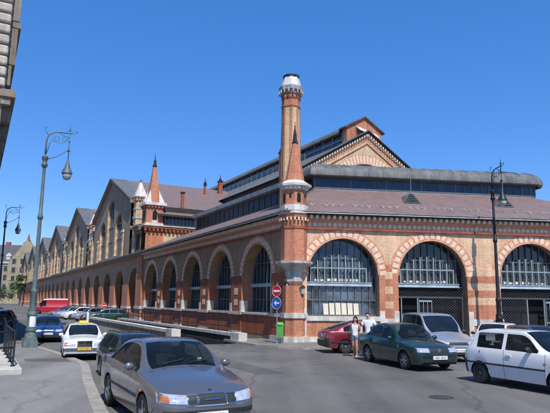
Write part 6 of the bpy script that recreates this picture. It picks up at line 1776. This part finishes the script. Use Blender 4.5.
t = thing('parked_hatchback', 'pale silver hatchback behind the blue one at the right edge', 'car', TR((13.9, 25.6, 0), az=172))
c = Car(3.9, 1.65, 1.48, zt, zs, zb, (.78, 3.2), .29, .18, P_silver, (1.1, 1.85, 3.3, 3.78), [(1.22, 2.2), (2.28, 3.0), (3.05, 3.4)], [1.05, 2.22, 3.05], wr=.57)
c.make(t, rim='hub'); c.mirror(t, 1.5, .98, P_silver); c.lights(t, [(.40,.58),(.74,.59),(.73,.71),(.40,.71)], M_lamp, 'headlight')
hb_silver = t

# ------------------------------------------------------------------ far row beyond the ramp
def recolour(root, src, dst):
    for o in [q for q in bpy.data.objects if q.parent is root]:
        if o.type == 'MESH' and any(m is src for m in o.data.materials):
            o.data = o.data.copy()
            for i, m in enumerate(o.data.materials):
                if m is src: o.data.materials[i] = dst
P_dgreen = paint('bottle_green_paint', (.012, .06, .035), .2, .28, .15)
zt, zs, zb = hatch_profile(4.5, 1.45, .72, .97, 1.3, 2.05, 3.85, 1.02, .93, xtail=4.36)
t = thing('parked_estate_car', 'bottle green estate car seen side-on beyond the ramp', 'car', TR(at(33.0, -3.4), az=242+6))
c = Car(4.5, 1.70, 1.45, zt, zs, zb, (.86, 3.48), .305, .19, P_dgreen, (1.3, 2.05, 3.85, 4.36), [(1.42, 2.5), (2.58, 3.4), (3.46, 4.15)], [1.24, 2.5, 3.4], wr=.57)
c.make(t, rim='alloy'); c.mirror(t, 1.62, .97, P_dgreen); c.handles(t, (2.3, 3.2), .82, M_trim); c.lights(t, [(.45,.56),(.78,.57),(.77,.69),(.45,.69)], M_lamp, 'headlight')
rowc = [(38.2, -4.0, P_silver, 'silver hatchback parked beyond the green estate in the far row', 0), (42.6, -4.6, P_white, 'white hatchback in the far row between silver cars', 0),
        (46.4, -4.9, P_silver, 'silver hatchback in the far row nearest the red van', 1), (50.5, -5.0, P_dred, 'dark red hatchback in the far row before the red van', 1)]
for s, n, p, lab, f in rowc:
    q = copy_tree(hb_silver, None, TR(at(s, n), az=228)); q['label'] = lab; q['group'] = 'cars parked in the far row by the hall'
    if p is not P_silver: recolour(q, P_silver, p)
# cars at the far left behind the bollards
lcars = [(27.0, -15.0, P_navy, 200, 'dark navy car at the far left edge behind two other dark cars'), (31.5, -14.4, P_blue, 185, 'dark blue car farthest back of the dark group at the left edge'), (18.5, -14.6, P_navy, 190, 'dark navy car parked behind the bollards at the left edge'), (22.5, -14.2, P_blue, 190, 'dark blue car behind the navy car at the left edge'), (38.0, -14.0, P_white, 175, 'white car far along the left side of the street'),
         (52.0, -13.2, P_silver, 152, 'silver car far along the left side beyond the white car')]
for s, n, p, a, lab in lcars:
    q = copy_tree(hb_silver, None, TR(at(s, n), az=a)); q['label'] = lab; q['group'] = 'cars parked along the left side'
    if p is not P_silver: recolour(q, P_silver, p)

# ------------------------------------------------------------------ red delivery van with white roof
P_red = paint('bright_red_paint', (.42, .012, .025), 0, .35, .15)
zt = [(0,.75),(.05,.95),(.15,1.02),(.5,1.12),(.8,1.2),(1.0,1.5),(1.4,2.0),(1.6,2.2),(1.9,2.35),(3.0,2.40),(5.2,2.40),(5.4,2.36),(5.46,1.6),(5.5,.9)]
zs = [(0,.68),(.05,.85),(.15,.94),(.5,1.02),(.9,1.15),(1.5,1.2),(5.3,1.2),(5.42,1.1),(5.46,1.0),(5.5,.8)]
zb = [(0,.35),(.1,.28),(.3,.26),(5.2,.28),(5.4,.32),(5.5,.4)]
t = thing('delivery_van', 'bright red delivery van with white roof parked far down by the hall', 'van', TR(at(69.5, -4.6), az=255))
c = Car(5.5, 1.95, 2.40, zt, zs, zb, (1.0, 4.3), .33, .2, P_red, (.95, 1.75, 5.35, 5.46), [(1.15, 2.1)], [.95, 2.15], wr=.86, wplan=[(0,.7),(.05,.82),(.15,.9),(.4,.97),(.8,1)])
c.make(t, rim='hub'); c.mirror(t, 1.4, 1.35, M_trim, sz=1.5)
mb = MB(); xs_ = [1.7+i*.2 for i in range(19)]
for i in range(18):
    a, b = c.section(xs_[i]), c.section(xs_[i+1])
    for sg_ in (1, -1):
        for r in (10, 11, 12):
            mb.add([c.P(xs_[i], sg_*a[r][0], a[r][1]+.03), c.P(xs_[i], sg_*a[r+1][0], a[r+1][1]+.03), c.P(xs_[i+1], sg_*b[r+1][0], b[r+1][1]+.03), c.P(xs_[i+1], sg_*b[r][0], b[r][1]+.03)], [(0,1,2,3)])
        mb.add([c.P(xs_[i], sg_*(a[10][0]+.02), a[10][1]-.14), c.P(xs_[i], sg_*(a[10][0]+.0), a[10][1]+.03), c.P(xs_[i+1], sg_*(b[10][0]+.0), b[10][1]+.03), c.P(xs_[i+1], sg_*(b[10][0]+.02), b[10][1]-.14)], [(0,1,2,3)])
mb.build('white_roof', P_white, t, local=True)
# ================================================================== PEOPLE
M_skin = noise_mat('skin', (.50, .29, .19), .55, .12, 6); M_skin2 = noise_mat('skin_fair', (.56, .35, .25), .55, .12, 6)
M_hairb = noise_mat('dark_brown_hair', (.022, .013, .009), .5, .3, 20); M_hairm = noise_mat('brown_hair', (.06, .032, .018), .55, .3, 20)
M_wcloth = noise_mat('white_cotton', (.80, .80, .80), .9, .12, 9, bump=.3, fine=25); M_denim = noise_mat('light_denim', (.13, .20, .32), .9, .3, 14); M_jean = noise_mat('pale_jeans', (.30, .38, .48), .9, .25, 12)
M_shoe = noise_mat('shoe_leather', (.42, .36, .30), .7, .25, 9); M_black = noise_mat('black_cloth', (.02,.02,.022), .9, .3, 9)
def skin_mesh(name, chains, mat, parent, sub=2, root=0):
    """chains: list of [(point, radius), ...]; chains share vertices at equal points"""
    idx = {}; vs = []; rs = []; es = []
    for ch in chains:
        prev = None
        for p, r in ch:
            k = tuple(round(q, 4) for q in p)
            if k not in idx: idx[k] = len(vs); vs.append(p); rs.append(r)
            i = idx[k]
            if prev is not None and prev != i: es.append((prev, i))
            prev = i
    me = bpy.data.meshes.new(name); me.from_pydata([tuple(v) for v in vs], es, []); me.update()
    o = bpy.data.objects.new(name, me); COL.objects.link(o)
    m = o.modifiers.new('skin', 'SKIN'); m.use_smooth_shade = True; m.branch_smoothing = .4
    sl = me.skin_vertices[0].data if me.skin_vertices else None
    if sl is None:
        bm = bmesh.new(); bm.from_mesh(me); bm.verts.layers.skin.verify(); bm.to_mesh(me); bm.free(); sl = me.skin_vertices[0].data
    for i, r in enumerate(rs): sl[i].radius = r if isinstance(r, tuple) else (r, r); sl[i].use_root = (i == root)
    s = o.modifiers.new('sub', 'SUBSURF'); s.levels = sub; s.render_levels = sub
    bpy.context.view_layer.update()
    dg = bpy.context.evaluated_depsgraph_get()
    m2 = bpy.data.meshes.new_from_object(o.evaluated_get(dg)); m2.name = name
    bpy.data.objects.remove(o); bpy.data.meshes.remove(me)
    m2.materials.clear(); m2.materials.append(mat)
    for p in m2.polygons: p.use_smooth = True
    o = bpy.data.objects.new(name, m2); COL.objects.link(o); place(o, parent, IDM, True)
    return o
def person(label, M, h, pose, female, skin, hairmat, top, legs, short, sleeves, group=None, bag=False):
    """local -Y is the way the body faces; pose gives joint offsets for a 1.75 m figure"""
    t = thing('person', label, 'person', M)
    k = h/1.75
    V3 = lambda x, y, z: Vector((x, y, z))*k
    sw = .175 if female else .205; hw = .095
    pel = V3(0, 0, .93); sp = V3(0, -.0, 1.10); ch = V3(0, .005, 1.30); nb = V3(0, .0, 1.46); nk = V3(pose.get('tilt', 0)*.3, -.01, 1.53)
    hd = V3(pose.get('tilt', 0), -.03, 1.63); tp = V3(pose.get('tilt', 0)*1.2, -.015, 1.70)
    J = {}
    for sd, n in ((1, 'L'), (-1, 'R')):
        J['hip'+n] = V3(sd*hw, 0, .88); J['sh'+n] = V3(sd*sw, .0, 1.42)
        for q in ('knee', 'ank', 'toe', 'elb', 'wri'):
            J[q+n] = V3(*pose[q+n])
    rb = 1.0 if not female else .9
    chains = [[(pel, (.145*rb*k, .115*k)), (sp, (.13*rb*k, .10*k)), (ch, (.155*rb*k, .115*k)), (nb, (.095*k, .085*k)), (nk, .062*k), (hd, (.092*k, .108*k)), (tp, (.078*k, .092*k))]]
    for n in 'LR':
        sd = 1 if n == 'L' else -1
        kn, an, to = J['knee'+n], J['ank'+n], J['toe'+n]; hp = J['hip'+n]
        mid = hp.lerp(kn, .45); calf = kn.lerp(an, .35)
        chains.append([(pel, (.145*rb*k, .115*k)), (hp, .108*k), (mid, .092*k), (kn, .064*k), (calf, .066*k), (an, .044*k), (an.lerp(to, .5)+Vector((0,0,-.012)), .036*k), (to, .028*k)])
        sh, el, wr = J['sh'+n], J['elb'+n], J['wri'+n]
        d = (wr-el).normalized()
        side = d.cross(Vector((0, 1, 0))); side = side.normalized() if side.length > .2 else Vector((0, 1, 0))
        palm = wr+d*.07*k
        chains.append([(ch, (.155*rb*k, .115*k)), (sh, .070*k*rb), (sh.lerp(el, .5), .057*k*rb), (el, .046*k*rb), (el.lerp(wr, .35), .046*k*rb), (wr, .031*k), (palm, (.040*k, .020*k))])
        fw = Vector((0, -1, 0)); fw = (fw-d*fw.dot(d)).normalized()
        curl = side*(-sd*.0)
        for q, (off, ln) in enumerate(((-.032, .072), (-.011, .08), (.011, .075), (.032, .058))):
            b = palm+fw*(-off)*k*.9+d*.018*k
            m_ = b+d*ln*.5*k+side*(.006*k); e_ = b+d*ln*.9*k+side*(.02*k)
            chains.append([(palm, (.036*k, .018*k)), (b, .010*k), (m_, .009*k), (e_, .007*k)])
        tb = wr+d*.03*k+fw*.03*k
        chains.append([(wr, .025*k), (tb, .012*k), (tb+d*.03*k+fw*.018*k, .010*k), (tb+d*.055*k+fw*.022*k, .008*k)])
    body = skin_mesh('body', chains, skin, t)
    # face
    f = MB()
    for sx in (-1, 1): f.sphere(hd+V3(sx*.032, -.098, .012), .008*k, 8, 6, 0)
    f.build('eyes', M_black, body, local=True, smooth=True)
    f = MB(); f.sphere(hd+V3(0, -.110, -.012), .014*k, 8, 6, 0, (.8, 1, 1.5)); f.build('nose', skin, body, local=True, smooth=True)
    f = MB(); f.sphere(hd+V3(0, -.098, -.048), .02*k, 8, 6, 0, (1.1, .4, .3)); f.build('mouth', noise_mat('lips', (.35,.12,.10), .6, .1, 8) if 'lips' not in MATS else MATS['lips'], body, local=True, smooth=True)
    for sx in (-1, 1):
        f = MB(); f.sphere(hd+V3(sx*.088, .0, .0), .022*k, 8, 6, 0, (.4, .7, 1.2)); f.build('ear', skin, body, local=True, smooth=True)
    # hair
    f = MB(); 
    f.sphere(hd+V3(0, .045, .045), .112*k, 14, 10, 0, (.92, .95, .92)); f.sphere(hd+V3(0, .0, .092), .078*k, 12, 8, 0, (1.0, 1.05, .5))
    if female:
        rnd = random.Random(4)
        for i in range(46):
            a = rnd.uniform(-.25, PI+.25); x = .085*math.cos(a); y = .03+.06*math.sin(a)
            ln = rnd.uniform(.28, .42)
            f.tube([hd+V3(x, y, .06), hd+V3(x*1.2, y*1.15+.01, -.06), hd+V3(x*1.35+rnd.uniform(-.02,.02), y*1.1+.02, -ln*.6), hd+V3(x*1.2+rnd.uniform(-.03,.03), y+.01, -ln)], .021*k, 6, r1=.008*k)
    f.build('hair', hairmat, t, local=True, smooth=True)
    # top
    g = 1.0
    tc = [[(V3(0, 0, .80 if not female else .88), (.175*rb*k, .145*k)), (V3(0, 0, .96), (.168*rb*k, .138*k)), (sp, (.158*rb*k, .126*k)), (ch, (.176*rb*k, .137*k)), (V3(0, 0, 1.44), (.150*k, .105*k))]]
    for n in 'LR':
        sh, el = J['sh'+n], J['elb'+n]
        if sleeves: tc.append([(ch, (.176*rb*k, .137*k)), (sh, .090*k), (sh.lerp(el, .55), .082*k), (sh.lerp(el, .66), .080*k)])
        else: tc.append([(ch, (.176*rb*k, .137*k)), (sh.lerp(ch, .22)+Vector((0,0,.015*k)), .078*k)])
    skin_mesh('shirt', tc, top, t)
    # legs wear
    lc = [[(V3(0, 0, 1.0), (.158*rb*k, .128*k)), (V3(0, 0, .93), (.168*rb*k, .134*k))]]
    for n in 'LR':
        hp, kn, an = J['hip'+n], J['knee'+n], J['ank'+n]
        if short < 1: lc.append([(V3(0, 0, .93), (.168*rb*k, .134*k)), (hp, .124*k), (hp.lerp(kn, short*.8), .114*k), (hp.lerp(kn, short), .112*k)])
        else: lc.append([(V3(0, 0, .93), (.168*rb*k, .134*k)), (hp, .124*k), (hp.lerp(kn, .5), .108*k), (kn, .084*k), (kn.lerp(an, .5), .078*k), (kn.lerp(an, .93), .070*k)])
    skin_mesh('shorts' if short < 1 else 'trousers', lc, legs, t)
    for n in 'LR':
        an, to = J['ank'+n], J['toe'+n]
        f = MB(); c = an.lerp(to, .5); d = (to-an); d.z = 0; a = math.atan2(d.x, -d.y)
        f.sphere((0, 0, 0), .5, 12, 8, 0, (.105*k, .30*k, .085*k))
        o = f.build('shoe', M_shoe, t, Matrix.Translation((c.x, c.y, min(an.z, to.z)-.015*k)) @ Matrix.Rotation(a, 4, 'Z'), local=True, smooth=True)
    return t
walk = {'kneeL': (.10, -.10, .50), 'ankL': (.09, -.06, .075), 'toeL': (.10, -.22, .03), 'kneeR': (-.09, .02, .48), 'ankR': (-.10, .20, .13), 'toeR': (-.10, .07, .03),
        'elbL': (.25, .04, 1.13), 'wriL': (.24, -.12, .93), 'elbR': (-.25, .06, 1.12), 'wriR': (-.29, -.04, .88), 'tilt': .02}
person('woman with long dark hair in white tank top and denim shorts walking', TR((3.55, 25.05, 0), az=205), 1.70, walk, True, M_skin, M_hairb, M_wcloth, M_denim, .38, False)
bg_ = thing('handbag', 'small dark shoulder bag hanging at the right hip of the woman in the tank top', 'handbag', TR((3.30, 25.0, 0), az=205))
mb = MB(); mb.box(-.05, .05, -.11, .11, .80, 1.0); o = mb.build('bag_body', M_black, bg_, local=True); bv = o.modifiers.new('bevel', 'BEVEL'); bv.width = .02; bv.segments = 2
mb = MB(); mb.tube([(0,-.09,1.0),(.05,-.06,1.2),(.10,.0,1.40),(.05,.08,1.2),(0,.09,1.0)], .009, 6); mb.build('strap', M_black, bg_, local=True)
walk2 = {'kneeL': (.10, .03, .49), 'ankL': (.11, .19, .12), 'toeL': (.11, .06, .03), 'kneeR': (-.10, -.12, .50), 'ankR': (-.12, -.08, .075), 'toeR': (-.13, -.24, .03),
         'elbL': (.29, .05, 1.14), 'wriL': (.30, -.10, .92), 'elbR': (-.30, -.02, 1.15), 'wriR': (-.25, -.20, .97), 'tilt': -.045}
person('tall man with short brown hair in white t-shirt beside the dark green sedan', TR((4.17, 25.15, 0), az=200), 1.88, walk2, False, M_skin2, M_hairm, M_wcloth, M_jean, 1, True)
stand = {'kneeL': (.10, -.02, .49), 'ankL': (.11, .02, .075), 'toeL': (.13, -.14, .03), 'kneeR': (-.10, -.02, .49), 'ankR': (-.11, .02, .075), 'toeR': (-.13, -.14, .03),
         'elbL': (.26, .05, 1.13), 'wriL': (.25, -.10, .90), 'elbR': (-.26, .05, 1.13), 'wriR': (-.25, -.10, .90)}
person('dark haired person in white top half hidden behind cars by the dark lamp', TR(WR(11.95, -1.0, KZ), az=215), 1.72, stand, False, M_skin, M_hairb, M_wcloth, M_denim, 1, True)
